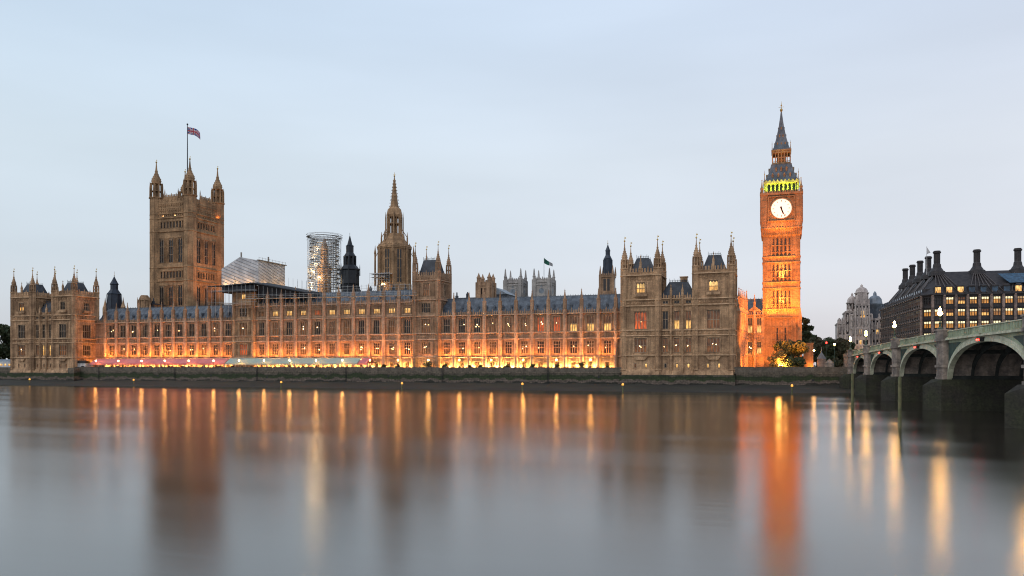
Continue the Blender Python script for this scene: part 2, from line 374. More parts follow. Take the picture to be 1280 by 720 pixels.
# ------------------------------------------------------------------ river wall
def river_wall(x0, x1, label, top, posts=True):
    t = thing('river_wall', label, 'wall', (x0, WALL_Y, 0))
    L_ = x1 - x0
    b = MB(); b.box(0, L_, 0, 1.1, 1.0, GZ - .1); b.box(0, L_, -.12, 1.12, GZ - .55, GZ - .25)
    b.build('retaining_wall', M['tidal'], t)
    b = MB(); b.box(0, L_, .1, .5, GZ - .1, top - .2); b.box(0, L_, 0, .6, top - .2, top)
    n = max(1, int(L_ / 1.2))
    for i in range(n):
        x = L_ * (i + .5) / n
        b.box(x - .4, x + .4, .04, .1, GZ + .2, top - .35)
    b.build('parapet', M['trimwall'], t)
    c = MB()
    for k in range(4):
        c.box(0, L_, -.035 - .03 * k, 0, 4.6 - k * .75, 4.66 - k * .75)
    c.build('stone_course', M['tidal'], t) if False else None
    ld = MB()
    for sx in (-.25, .25): ld.box(sx - .04, sx + .04, -.22, -.14, 1.6, 6.9)
    for q in range(16): ld.box(-.25, .25, -.2, -.16, 1.8 + q * .32, 1.84 + q * .32)
    lm_ = ld.mesh('ladder', M['black']); n_ = int(L_ / 37)
    for k in range(n_): link('ladder', lm_, t, (L_ * (k + .35) / max(1, n_), 0, 0))
    dr = MB(); dr.prism([(.35 * math.cos(2 * math.pi * i / 10), .35 * math.sin(2 * math.pi * i / 10)) for i in range(10)], -.06, .0)
    dm_ = dr.mesh('drain_outlet', M['black'])
    for k in range(int(L_ / 23)): link('drain_outlet', dm_, t, (L_ * (k + .7) / max(1, int(L_ / 23)), 0, 3.2 + (k % 3) * .3))
    return t
M['trimwall'] = mat('grey_parapet_stone', (.17, .14, .105), .85, .2, .5, (.11, .09, .068), .3)
river_wall(-274.5, -47.9, 'long granite river wall with algae band below the palace terrace', 6.95)
river_wall(-700, -308.2, 'granite river wall running out of frame beyond the leftmost pavilion', 6.8)
river_wall(-13.4, 19.2, 'granite river wall between the clock tower garden and the bridge', 7.1)
river_wall(45, 700, 'granite river wall beyond the far side of the bridge', 7.1)
b = MB(); b.box(-1.6, 1.6, -3.2, 0, .3, 6.6); b.box(-2, 2, -3.6, -.01, .2, 3.4)
o = b.build('mooring_buttress', M['tidal']); o.location = (-272.5, 254, 0); tag(o, 'dark mooring buttress against the wall at the leftmost pavilion corner', 'buttress')

# ------------------------------------------------------------------ gothic kit
_cache = {}
def window_meshes(w, h, lights, arch, transoms):
    k = (round(w, 2), round(h, 2), lights, arch, transoms)
    if k in _cache: return _cache[k]
    f = MB(); hw = w / 2; y0, y1 = .06, .34
    f.box(-hw, -hw + .12, y0, y1, 0, h); f.box(hw - .12, hw, y0, y1, 0, h)
    f.box(-hw + .12, hw - .12, y0, y1, h - .14, h); f.box(-hw + .12, hw - .12, y0 - .2, y1, 0, .14)
    for i in range(1, lights):
        x = -hw + w * i / lights; f.box(x - .075, x + .075, y0 + .02, y1, .14, h - .14)
    for tz in transoms: f.box(-hw + .12, hw - .12, y0 + .04, y1 - .01, h * tz - .09, h * tz + .09)
    if arch:
        lw = w / lights; a = min(arch, h * .35)
        for i in range(lights):
            xa = -hw + lw * i + .06; xb = xa + lw - .12; xm = (xa + xb) / 2
            f.prism([(xa, h - a), (xm, h - .14), (xa, h - .14)], y0 + .06, y1 - .02)
            f.prism([(xb, h - a), (xb, h - .14), (xm, h - .14)], y0 + .06, y1 - .02)
    p = MB(); p.box(-hw + .02, hw - .02, .36, .40, .02, h - .02)
    _cache[k] = (f, p); return _cache[k]
def put_window(parent, F, x, z, w, h, lights=3, kind='d', arch=.5, transoms=(.5,), fm=None, rnd=random):
    f, p = window_meshes(w, h, lights, arch, transoms); fm = fm or M['frame']
    kf = ('f', id(f), fm.name)
    if kf not in _cache: _cache[kf] = f.mesh('window', fm)
    pm = ROOM[kind]; kp = ('p', id(p), pm.name)
    if kp not in _cache: _cache[kp] = p.mesh('pane', pm)
    loc = F @ Vector((x, 0, z)); rz = F.to_euler().z
    wo = link('window', _cache[kf], parent, loc, rz)
    link('pane', _cache[kp], wo)
    if kind in '*OR':
        if 'ch' not in _cache:
            c = MB(); c.ball((0, 0, 0), .15); _cache['ch'] = c.mesh('chandelier', M['chand'])
        for q in range(rnd.choice((1, 1, 2, 3))):
            q_ = .45 + .75 * rnd.random(); link('chandelier', _cache['ch'], wo, ((-.4 + .8 * rnd.random()) * w * .8, .14, h * (.38 + .25 * rnd.random())), 0, (q_, q_, q_))
    return wo

def wall_with_holes(b, x0, x1, z0, z1, holes, th=.55, y0=0):
    xs = sorted({x0, x1} | {h[0] for h in holes} | {h[1] for h in holes})
    for a, c in zip(xs, xs[1:]):
        if c - a < 1e-4: continue
        m = (a + c) / 2; hs = sorted([(h[2], h[3]) for h in holes if h[0] < m < h[1]])
        z = z0
        for (p, q) in hs:
            if p > z: b.box(a, c, y0, y0 + th, z, p)
            z = max(z, q)
        if z < z1: b.box(a, c, y0, y0 + th, z, z1)

def ribs(b, x0, x1, z0, z1, step=.55, d=.26, w=.13):
    n = int((x1 - x0) / step)
    if n < 1: return
    for i in range(n + 1):
        x = x0 + (x1 - x0) * i / n if n else x0
        b.box(x - w / 2, x + w / 2, -d, .02, z0, z1)
def panels(b, x0, x1, z0, z1, n):
    """row of framed quatrefoil panels"""
    wd = (x1 - x0) / n
    b.box(x0, x1, -.12, .02, z0, z0 + .14); b.box(x0, x1, -.12, .02, z1 - .14, z1)
    for i in range(n):
        xa = x0 + wd * i; xm = xa + wd / 2; zm = (z0 + z1) / 2; r = min(wd, z1 - z0) * .27
        b.box(xa - .07, xa + .07, -.24, .02, z0 + .14, z1 - .14)
        b.prism([(xm - r, zm), (xm, zm - r), (xm + r, zm), (xm, zm + r)], -.24, .01)
def crest(b, x0, x1, z, step=1.0, h=.9, y=0.0):
    """pierced parapet with merlons"""
    b.box(x0, x1, y - .1, y + .3, z, z + .2)
    n = max(1, int(round((x1 - x0) / step)))
    for i in range(n):
        xa = x0 + (x1 - x0) * (i + .5) / n; q = step * .3
        b.box(xa - q, xa + q, y - .05, y + .22, z + .2, z + h)
        if i % 3 == 1: b.taper(xa - q * .7, xa + q * .7, y - .05, y + .22, z + h, z + h + .9, q * .6, .12)

def buttress(parent, F, x, z0, z1, ztip, wd=1.25, dp=1.0, m=None, steps=(), tip_m=None):
    k = ('but', z0, z1, ztip, wd, dp, (m or M['trim']).name, steps)
    if k not in _cache:
        b = MB(); h = wd / 2
        b.prism_oct = None
        prof_pts = [(-h, 0), (-h, -dp * .62), (-h * .5, -dp), (h * .5, -dp), (h, -dp * .62), (h, 0)]
        n = 6
        pts = [(px_, py_, z0) for px_, py_ in prof_pts] + [(px_, py_, z1) for px_, py_ in prof_pts]
        b.put(pts, [(0,1,2,3,4,5)[::-1], (6,7,8,9,10,11)] + [(i, (i+1) % 6, 6+(i+1) % 6, 6+i) for i in range(6)])
        for s in steps:
            b.box(-h - .1, h + .1, -dp - .1, .02, s - .15, s + .15)
            b.box(-h * .35, h * .35, -dp - .16, -dp + .02, s + .4, s + 1.5)
        b.box(-h * .16, h * .16, -dp - .06, -dp + .01, z0 + .5, z1 - .5)
        c = MB(); cy = -dp * .45; s_ = wd * .44
        zt = ztip; zs = z1 + (zt - z1) * .5
        c.box(-s_, s_, cy - s_, cy + s_, z1, zs - .3); c.box(-s_ - .12, s_ + .12, cy - s_ - .12, cy + s_ + .12, z1, z1 + .2)
        for sx in (-1, 1):
            c.prism([(-s_ - .04, zs - .4), (s_ + .04, zs - .4), (0, zs + .6)], cy + sx * (s_ + .02) - .03, cy + sx * (s_ + .02) + .03)
        c.lathe(0, cy, [(s_ * 1.2, zs - .3), (s_ * 1.3, zs), (s_ * .8, zs + .3), (s_ * .35, zt - .9), (s_ * .18, zt - .5)], 8)
        for j in range(4):
            zz = zs + .6 + j * (zt - zs - 1.6) / 4; c.box(-s_ * .75 + j * .06, s_ * .75 - j * .06, cy - .06, cy + .06, zz, zz + .14)
        c.ball((0, cy, zt - .4), .22, 6, 4); c.lathe(0, cy, [(.06, zt - .3), (.03, zt + .25)], 4)
        _cache[k] = (b.mesh('buttress', m or M['trim']), c.mesh('pinnacle', tip_m or M['stone']))
    bm_, pm = _cache[k]
    o = link('buttress', bm_, parent, F @ Vector((x, 0, 0)), F.to_euler().z)
    link('pinnacle', pm, o); return o

def turret(parent, x, y, z0, zpar, ztip, r, m=None, bands=(), rz=0.0, vane=True, lantern=.42, capm=None, name='corner_turret'):
    """octagonal corner turret: panelled shaft, open lantern, ogee cap, gilded vane"""
    m = m or M['stone']; capm = capm or m
    k = ('tur', z0, zpar, ztip, r, m.name, tuple(bands), vane, lantern)
    if k not in _cache:
        H = ztip - zpar; zl0 = zpar + H * .10; zl1 = zpar + H * lantern
        b = MB(); b.lathe(0, 0, [(r, z0), (r, zl0)], 8)
        for z in bands: b.lathe(0, 0, [(r, z - .3), (r + .22, z - .1), (r + .22, z + .12), (r, z + .3)], 8)
        zz = z0
        for i in range(8):
            a = math.pi / 8 + i * math.pi / 4; cx, cy = r * math.cos(a), r * math.sin(a)
            b.lathe(cx, cy, [(.16, z0), (.16, zl0)], 4, 0)
            a2 = i * math.pi / 4; q = r * math.cos(math.pi / 8)
            b.lathe(q * math.cos(a2), q * math.sin(a2), [(.09, z0), (.09, zl0)], 4, 0)
        c = MB()
        c.lathe(0, 0, [(r * 1.0, zl0), (r * 1.18, zl0 + .15), (r * 1.18, zl0 + .5), (r * .9, zl0 + .6)], 8)
        zmid = (zl0 + zl1) / 2
        c.lathe(0, 0, [(r * .34, zl0 + .5), (r * .34, zl1)], 8)
        for i in range(8):
            a = math.pi / 8 + i * math.pi / 4; cx, cy = r * .78 * math.cos(a), r * .78 * math.sin(a)
            c.lathe(cx, cy, [(r * .13, zl0 + .4), (r * .15, zl1)], 4, a)
            c.lathe(cx * 1.28, cy * 1.28, [(r * .10, zl0 + .3), (r * .08, zl1 - H * .08), (.01, zl1 + H * .05)], 4, a)
        c.lathe(0, 0, [(r * .88, zmid - .12), (r * .88, zmid + .12)], 8)
        h2 = ztip - zl1
        c.lathe(0, 0, [(r * .75, zl1 - .2), (r * .95, zl1), (r * .95, zl1 + .25), (r * .70, zl1 + .4), (r * .76, zl1 + h2 * .13), (r * .68, zl1 + h2 * .23),
                       (r * .46, zl1 + h2 * .35), (r * .27, zl1 + h2 * .48), (r * .15, zl1 + h2 * .66), (r * .09, zl1 + h2 * .86), (r * .06, ztip - .3)], 8)
        for i in range(8):
            a = math.pi / 8 + i * math.pi / 4
            for j, (rr, t) in enumerate(((.76, .12), (.70, .21), (.50, .32), (.32, .43), (.2, .56))):
                c.lathe(rr * r * math.cos(a), rr * r * math.sin(a), [(.0, zl1 + h2 * t - .1), (.13 * r ** .5, zl1 + h2 * t + .08), (.0, zl1 + h2 * t + .3)], 4, a)
        v = MB(); v.ball((0, 0, ztip - .2), .2 + .08 * r, 8, 6); v.lathe(0, 0, [(.06, ztip), (.04, ztip + 1.2)], 4); v.box(0, .45, -.03, .03, ztip + .6, ztip + 1.0)
        _cache[k] = (b.mesh(name, m), c.mesh('turret_cap', capm), v.mesh('vane', M['gold']))
    bm_, cm, vm_ = _cache[k]
    o = link(name, bm_, parent, (x, y, 0), rz)
    c = link('turret_cap', cm, o)
    if vane: link('vane', vm_, o)
    return o

def pitched_roof(parent, F, x0, x1, y0, y1, z0, z1, m, hip=0, name='roof', cresting=True, dormers=0, flat=None):
    b = MB(); b.T = F; ym = (y0 + y1) / 2
    if flat:                                   # steep mansard with flat top
        i = flat
        b.put([(x0,y0,z0),(x1,y0,z0),(x1,y1,z0),(x0,y1,z0),(x0+i,y0+i,z1),(x1-i,y0+i,z1),(x1-i,y1-i,z1),(x0+i,y1-i,z1)],
              [(0,3,2,1),(4,5,6,7),(0,1,5,4),(1,2,6,5),(2,3,7,6),(3,0,4,7)])
        ax0, ax1, ay = x0 + i, x1 - i, y0 + i
        if cresting:
            n = int((ax1 - ax0) / .5)
            for q in range(n + 1):
                x = ax0 + (ax1 - ax0) * q / n; b.box(x - .05, x + .05, ay - .05, ay + .05, z1, z1 + (1.1 if q % 3 == 0 else .7))
                b.box(x - .05, x + .05, y1 - i - .05, y1 - i + .05, z1, z1 + .7)
            b.box(ax0, ax1, ay - .04, ay + .04, z1 + .3, z1 + .42)
    else:
        b.put([(x0,y0,z0),(x1,y0,z0),(x1,y1,z0),(x0,y1,z0),(x0+hip,ym,z1),(x1-hip,ym,z1)],
              [(0,3,2,1),(0,1,5,4),(2,3,4,5),(1,2,5),(3,0,4)])
        if cresting:
            n = int((x1 - x0 - 2 * hip) / .9)
            b.box(x0 + hip, x1 - hip, ym - .08, ym + .08, z1 - .1, z1 + .16)
            for q in range(n + 1):
                x = x0 + hip + (x1 - x0 - 2 * hip) * q / max(1, n); b.box(x - .07, x + .07, ym - .05, ym + .05, z1 + .1, z1 + .5)
        # seams down the slope
        n = int((x1 - x0) / 1.9)
        for q in range(1, n):
            x = x0 + (x1 - x0) * q / n
            if x0 + hip < x < x1 - hip: b.bar((x, y0 + .02, z0 + .05), (x, ym, z1 + .03), .07)
    if dormers:
        for q in range(dormers):
            x = x0 + (x1 - x0) * (q + .5) / dormers; t = .33; yy = y0 + (ym - y0) * t; zz = z0 + (z1 - z0) * t
            b.box(x - .3, x + .3, yy - .7, yy + .5, zz - .5, zz + .35)
            b.prism([(x - .42, zz + .35), (x + .42, zz + .35), (x, zz + 1.1)], yy - .8, yy + .8)
    return b.build(name, m, parent)

# ------------------------------------------------------------------ river front ranges
def bay_light(t, x, y, z, e, c, w=2.6, aim=(0, .42, 1)):
    lamp(t, (x, y, z), e, c, (w, .25), aim, 'floodlight')
def wing(name, label, x0, nb, bw, attic, pat, group, extra_l=0, extra_r=0, warm=1.0, ground_bright=1.0, scaffold=False):
    t = thing(name, label, 'palace range', (x0, 265, GZ), 0, group)
    z = lambda v: v - GZ
    Lh = nb * bw; W = MB(); I = Matrix.Identity(4); holes = []
    xa, xb = -extra_l, Lh + extra_r
    ztop = 30.6 if attic else 25.3
    rnd = random.Random(len(label))
    rows = [('up', 19.2, 24.5, 2.5, 3, pat[0]), ('low', 11.6, 16.1, 2.5, 3, pat[1])]
    if attic: rows.append(('attic', 26.7, 28.7, 2.5, 4, pat[2]))
    for i in range(nb):
        xc = bw * (i + .5)
        for nm, za, zb, ww, li, pt in rows:
            holes.append((xc - ww / 2, xc + ww / 2, z(za), z(zb)))
            tr = (.5,) if nm != 'attic' else ()
            if nm == 'low': tr = (.48, .72)
            put_window(t, I, xc, z(za), ww, zb - za, li, pt[i % len(pt)], .55 if nm != 'attic' else .3, tr, rnd=rnd)
        holes.append((xc - .75, xc + .75, 0, z(8.7)))
        # door in the ground floor
        d = MB(); d.box(-.75, .75, .3, .4, 0, 3.1); d.box(-.05, .05, .22, .3, 0, 3.1); d.box(-.75, .75, .22, .3, 2.2, 2.32)
        if 'door' not in _cache: _cache['door'] = d.mesh('door', mat('oak_door', (.10, .055, .025), .6, .2, 1))
        link('door', _cache['door'], t, (xc, 0, 0))
        # stone frame round door, window hood moulds, jamb shafts
        W.box(xc - 1.05, xc - .75, -.12, .02, 0, z(9.0)); W.box(xc + .75, xc + 1.05, -.12, .02, 0, z(9.0)); W.box(xc - 1.05, xc + 1.05, -.14, .02, z(8.7), z(9.1))
        for s in (-1, 1):
            W.box(xc + s * 1.9 - .28, xc + s * 1.9 + .28, -.05, .02, z(7.2), z(8.9))
        for nm, za, zb, ww, li, pt in rows:
            W.box(xc - ww / 2 - .25, xc + ww / 2 + .25, -.2, .02, z(zb) + .05, z(zb) + .28)
            for s in (-1, 1): W.box(xc + s * (ww / 2 + .12) - .1, xc + s * (ww / 2 + .12) + .1, -.14, .02, z(za), z(zb))
            xl = bw * i + .62; ribs(W, xl, xc - ww / 2 - .3, z(za) - .3, z(zb) + .3, .5); ribs(W, xc + ww / 2 + .3, bw * (i + 1) - .62, z(za) - .3, z(zb) + .3, .5)
        panels(W, bw * i + .66, bw * (i + 1) - .66, z(17.0), z(18.7), 5)
        if attic: panels(W, bw * i + .66, bw * (i + 1) - .66, z(29.1), z(30.2), 6)
    wall_with_holes(W, xa, xb, 0, z(ztop), holes)
    for s, d in ((10.55, .55), (16.75, .42), (18.95, .42), (25.3, .65)) + (((26.0, .15), (30.6, .45)) if attic else ()):
        W.tbox(xa, xb, -d, .02, z(s) - .22, z(s) + .2)
    if attic: crest(W, xa, xb, z(30.76), .8, .95)
    else: crest(W, xa, xb, z(25.46), .8, 1.1)
    W.build('wall', M['stone'], t); mouldings(W, M['trim'], t)
    for i in range(nb + 1):
        if (i == 0 and extra_l == 0) or (i == nb and extra_r == 0): continue
        spot(t, (bw * i, -7.6, z(7.4)), (bw * i, -1, z(17.5)), 8500 * warm * (.6 + .7 * rnd.random()), (1, .45, .17), 17)
        buttress(t, I, bw * i, 0, z(26.6 if not attic else 31.8), z(33.6 if not attic else 37.8), steps=(z(10.6), z(16.8), z(19.0), z(25.3)))
    core = MB(); core.box(xa, xb, .9, 16, 0, z(ztop) - .2); core.build('inner_block', M['stone_dk'], t)
    if attic: pitched_roof(t, I, xa, xb, 1.1, 13.5, z(31.0), z(35.8), M['slate'], dormers=nb)
    else: pitched_roof(t, I, xa, xb, 1.0, 13, z(25.9), z(31.9), M['slate'], dormers=nb * 2)
    # ledge floodlights and ground floodlights, one per bay
    for i in range(nb):
        xc = bw * (i + .5); u = .45 + .95 * rnd.random()
        bay_light(t, xc, -1.75, z(10.95), 600 * warm * u, SODIUM, bw * .75, (0, .30, 1))
        g_ = 760 * ground_bright * (.35 + 1.3 * rnd.random())
        for sx_ in (-1, 1): lamp(t, (xc + sx_ * 1.25, -.55, z(6.2)), g_, WARM, (.7, .25), (0, .45, 1), 'floodlight', 165)
        bay_light(t, xc, -2.4, z(6.4), 120 * ground_bright, WARM, 2.2, (0, 1, .3))
        fx = MB(); fx.box(-1.3, 1.3, -1.95, -1.55, z(10.6), z(10.82)); fx.bar((-.9, -1.6, z(10.7)), (-.9, 0, z(10.45)), .05); fx.bar((.9, -1.6, z(10.7)), (.9, 0, z(10.45)), .05)
        if ('fx', z(10.6)) not in _cache: _cache[('fx', z(10.6))] = fx.mesh('light_trough', M['black'])
        link('light_trough', _cache[('fx', z(10.6))], t, (xc, 0, 0))
    return t

wing('palace_wing', 'slate roofed palace range between the leftmost pavilion and the scaffolded block', -268.7, 11, 5.85, False,
     ('*d*d*d*ddOd', 'dO*ddOd*O*d'), 'two storey palace ranges', extra_l=5.8, warm=1.15, ground_bright=.5)
wing('palace_wing', 'slate roofed palace range above bright doorways just left of the twin towered pavilion', -116.3, 11, 5.85, False,
     ('d**OOORRbbb', 'd*OodO*d*O*'), 'two storey palace ranges', extra_r=4.2, warm=1.0, ground_bright=1.25)
wing('palace_centre_range', 'taller central palace range with a row of small lit attic windows', -194.8, 11, 6.265, True,
     ('dodO*ooddod', 'dooO*odO*O*', 'oyyyryyyyyy'), None, warm=1.0, ground_bright=.7)

# ------------------------------------------------------------------ square gothic towers
def box_tower(name, label, cx, y0, w, dpt, zpar, ztip, rt, rows, m, roof=None, group=None, bands=(), zbase=GZ, patterns=None, sides=('f', 'r', 'l'),
              battered=None, tm=None, cap=None, lantern=.42, zl_bands=None, roofm=None, cat='tower'):
    """cx: centre X of the front, y0: front plane, w: width, dpt: depth. rows: (z0,z1,width,lights,n,arch,transoms)"""
    t = thing(name, label, cat, (cx, y0, zbase), 0, group); z = lambda v: v - zbase
    hw = w / 2
    faces = {'f': (frame(-hw, 0, 0), w), 'r': (frame(hw, 0, R(90)), dpt), 'b': (frame(hw, dpt, R(180)), w), 'l': (frame(-hw, dpt, R(-90)), dpt)}
    W = MB()
    for k, (F, Lh) in faces.items():
        W.T = F; holes = []
        if k in sides:
            for ri, row in enumerate(rows):
                za, zb, ww, li, n, arch, tr = row
                usable = Lh - 2 * rt
                pt = (patterns or {}).get((k, ri), 'd')
                for i in range(n):
                    xc = rt + usable * (i + .5) / n
                    holes.append((xc - ww / 2, xc + ww / 2, z(za), z(zb)))
                    put_window(t, F, xc, z(za), ww, zb - za, li, pt[i % len(pt)], arch, tr)
                    W.box(xc - ww / 2 - .28, xc + ww / 2 + .28, -.25, .02, z(zb) + .02, z(zb) + .3)
                    for s in (-1, 1): W.box(xc + s * (ww / 2 + .16) - .12, xc + s * (ww / 2 + .16) + .12, -.2, .02, z(za), z(zb))
                gaps = [rt] + sum([[rt + usable * (i + .5) / n - ww / 2 - .3, rt + usable * (i + .5) / n + ww / 2 + .3] for i in range(n)], []) + [Lh - rt]
                for a, c in zip(gaps[::2], gaps[1::2]): ribs(W, a + .1, c - .1, z(za), z(zb), .5)
        wall_with_holes(W, .02, Lh - .02, 0, z(zpar), holes)
        W.box(.03, Lh - .03, -.3, .02, -0.01, 1.2)
        for bd in bands: W.tbox(.02, Lh - .02, -.55, .02, z(bd) - .16, z(bd) + .18)
        for a, c in (zl_bands or ()): panels(W, rt, Lh - rt, z(a), z(c), max(3, int((Lh - 2 * rt) / 1.2)))
        crest(W, rt, Lh - rt, z(zpar), .9, 1.3)
        mouldings(W, tm if tm and tm != M['stone'] else M['trim'], t)
    W.T = Matrix.Identity(4)
    W.build('wall', m, t)
    core = MB(); core.box(-hw + .6, hw - .6, .6, dpt - .6, 0, z(zpar) - .3); core.build('inner_block', M['stone_dk'], t)
    for sx in (-1, 1):
        for yy in (0, dpt):
            turret(t, sx * (hw - rt * .45), yy + (rt * .45 if yy == 0 else -rt * .45), 0, z(zpar), z(ztip), rt, tm or m, tuple(z(bd) for bd in bands), lantern=lantern)
    if roof:
        pitched_roof(t, Matrix.Identity(4), -hw + 1.2, hw - 1.2, 1.2, dpt - 1.2, z(zpar) - .2, z(roof[0]), roofm or M['slate_dk'], flat=roof[1])
    return t

riv_rows = [(32.6, 37.2, 2.4, 3, 1, .6, (.5,)), (26.6, 30.2, 3.6, 5, 1, .5, (.5,)), (19.2, 24.4, 3.6, 5, 1, .5, (.5,)), (11.6, 16.1, 3.6, 5, 1, .5, (.5,)), (GZ + .6, 9.2, 2.0, 2, 1, .5, ())]
def river_tower(label, x, pats, grp='towers flanking the central range'):
    return box_tower('river_tower', label, x, 264.2, 9.9, 10.6, 39.9, 51.2, 1.0, riv_rows, M['stone'], (46, 1.5), grp,
                     bands=(10.5, 16.8, 19, 25.3, 31.2, 38.2), patterns=pats, zl_bands=((17.1, 18.7), (38.5, 39.7)), tm=M['stone'])
rt_ = river_tower('pinnacled square tower at the right end of the central range', -121.1, {('f', 0): 'o', ('f', 2): 'O', ('f', 3): 'O', ('f', 4): 'y'})
bay_light(rt_, 0, -2.5, 1.2, 420, WARM, 4, (0, 1, .35)); bay_light(rt_, 0, -1.9, 5.2, 160, SODIUM, 4, (0, .3, 1))

# left twin, its top lost under a scaffold roof
def scaffolded_block():
    x0, w = -199.5, 9.6
    t = box_tower('scaffolded_block', 'square tower under a dark scaffold roof left of the central range', x0, 264.2, w, 10.6, 36.5, 40, 1.0,
                  [(33.6, 35.6, 2.0, 2, 1, .3, ()), (26.6, 30.2, 3.6, 5, 1, .5, (.5,)), (19.2, 24.4, 3.6, 5, 1, .5, (.5,)), (11.6, 16.1, 3.6, 4, 1, .5, (.5,))],
                  M['stone_dk'], None, 'towers flanking the central range', bands=(10.5, 16.8, 19, 25.3, 31.2), patterns={('f', 0): 'y', ('f', 2): 'O', ('f', 3): 'r'}, sides=('f', 'r', 'l'), lantern=.2)
    return t
scaffolded_block()
def scaffold_roof():
    t = thing('scaffold_roof', 'long dark temporary roof and walkways on scaffold poles over the central range', 'scaffolding', (-205, 262, 26.6))
    b = MB()
    # roof sheets stepping down to the right
    segs = [(-9, 0, 12.0, 12.1), (0, 12, 12.1, 12.7), (12, 36, 12.7, 8.2)]
    for xa, xb, za, zb in segs:
        b.put([(xa, -.6, za), (xb, -.6, zb), (xb, 10, zb + .8), (xa, 10, za + .8), (xa, -.6, za + .35), (xb, -.6, zb + .35), (xb, 10, zb + 1.15), (xa, 10, za + 1.15)],
              [(0,3,2,1),(4,5,6,7),(0,1,5,4),(1,2,6,5),(2,3,7,6),(3,0,4,7)])
    b.box(-8, 14, -.9, .2, 9.8, 10.0); b.box(-9.5, 2, -1, .2, 4.6, 4.75); b.box(-3, 12, .3, 9, 9.5, 12.1)
    b.prism([(12, 8.0), (35, 7.0), (35, 8.2), (12, 12.6)], 2.5, 9)
    b.build('sheet_roof', M['dksheet'], t)
    p = MB(); p.put([(9, -1.6, 6.6), (82, -1.6, 6.0), (82, -.2, 6.0), (9, -.2, 6.6), (9, -1.6, 6.9), (82, -1.6, 6.3), (82, -.2, 6.3), (9, -.2, 6.9)], [(0,3,2,1),(4,5,6,7),(0,1,5,4),(1,2,6,5),(2,3,7,6),(3,0,4,7)])
    p.box(-3, 9, -1.2, 0, 5.0, 5.2)
    p.build('walkway', M['plank'], t)
    s = MB()
    for i in range(46):
        x = -9 + i * 2.0; top = 12.3 if x < 12 else (8.0 if x > 34 else 12.3 - (x - 12) * .18)
        s.bar((x, -1.1, 0.5 if x < 10 else 3), (x, -1.1, top), .045); 
        if x < 36: s.bar((x, 9.8, 0), (x, 9.8, top + (5 if 20 < x < 44 else .8)), .045)
        if 26 < x < 82: s.bar((x, 7, 3), (x, 7, 11.5 + (2.4 if x < 48 else 0)), .045)
    for z_ in (7.6, 8.2): s.bar((9, -1.55, z_), (82, -1.55, z_ - .6), .04)
    for z_ in (10.3, 9.9, 5.6): s.bar((-9, -1.15, z_), (14, -1.15, z_), .04)
    s.bar((26, 7, 11), (82, 7, 11), .05); s.bar((26, 7, 10), (82, 7, 10), .05)
    s.build('scaffold_poles', M['steel'], t)
scaffold_roof()

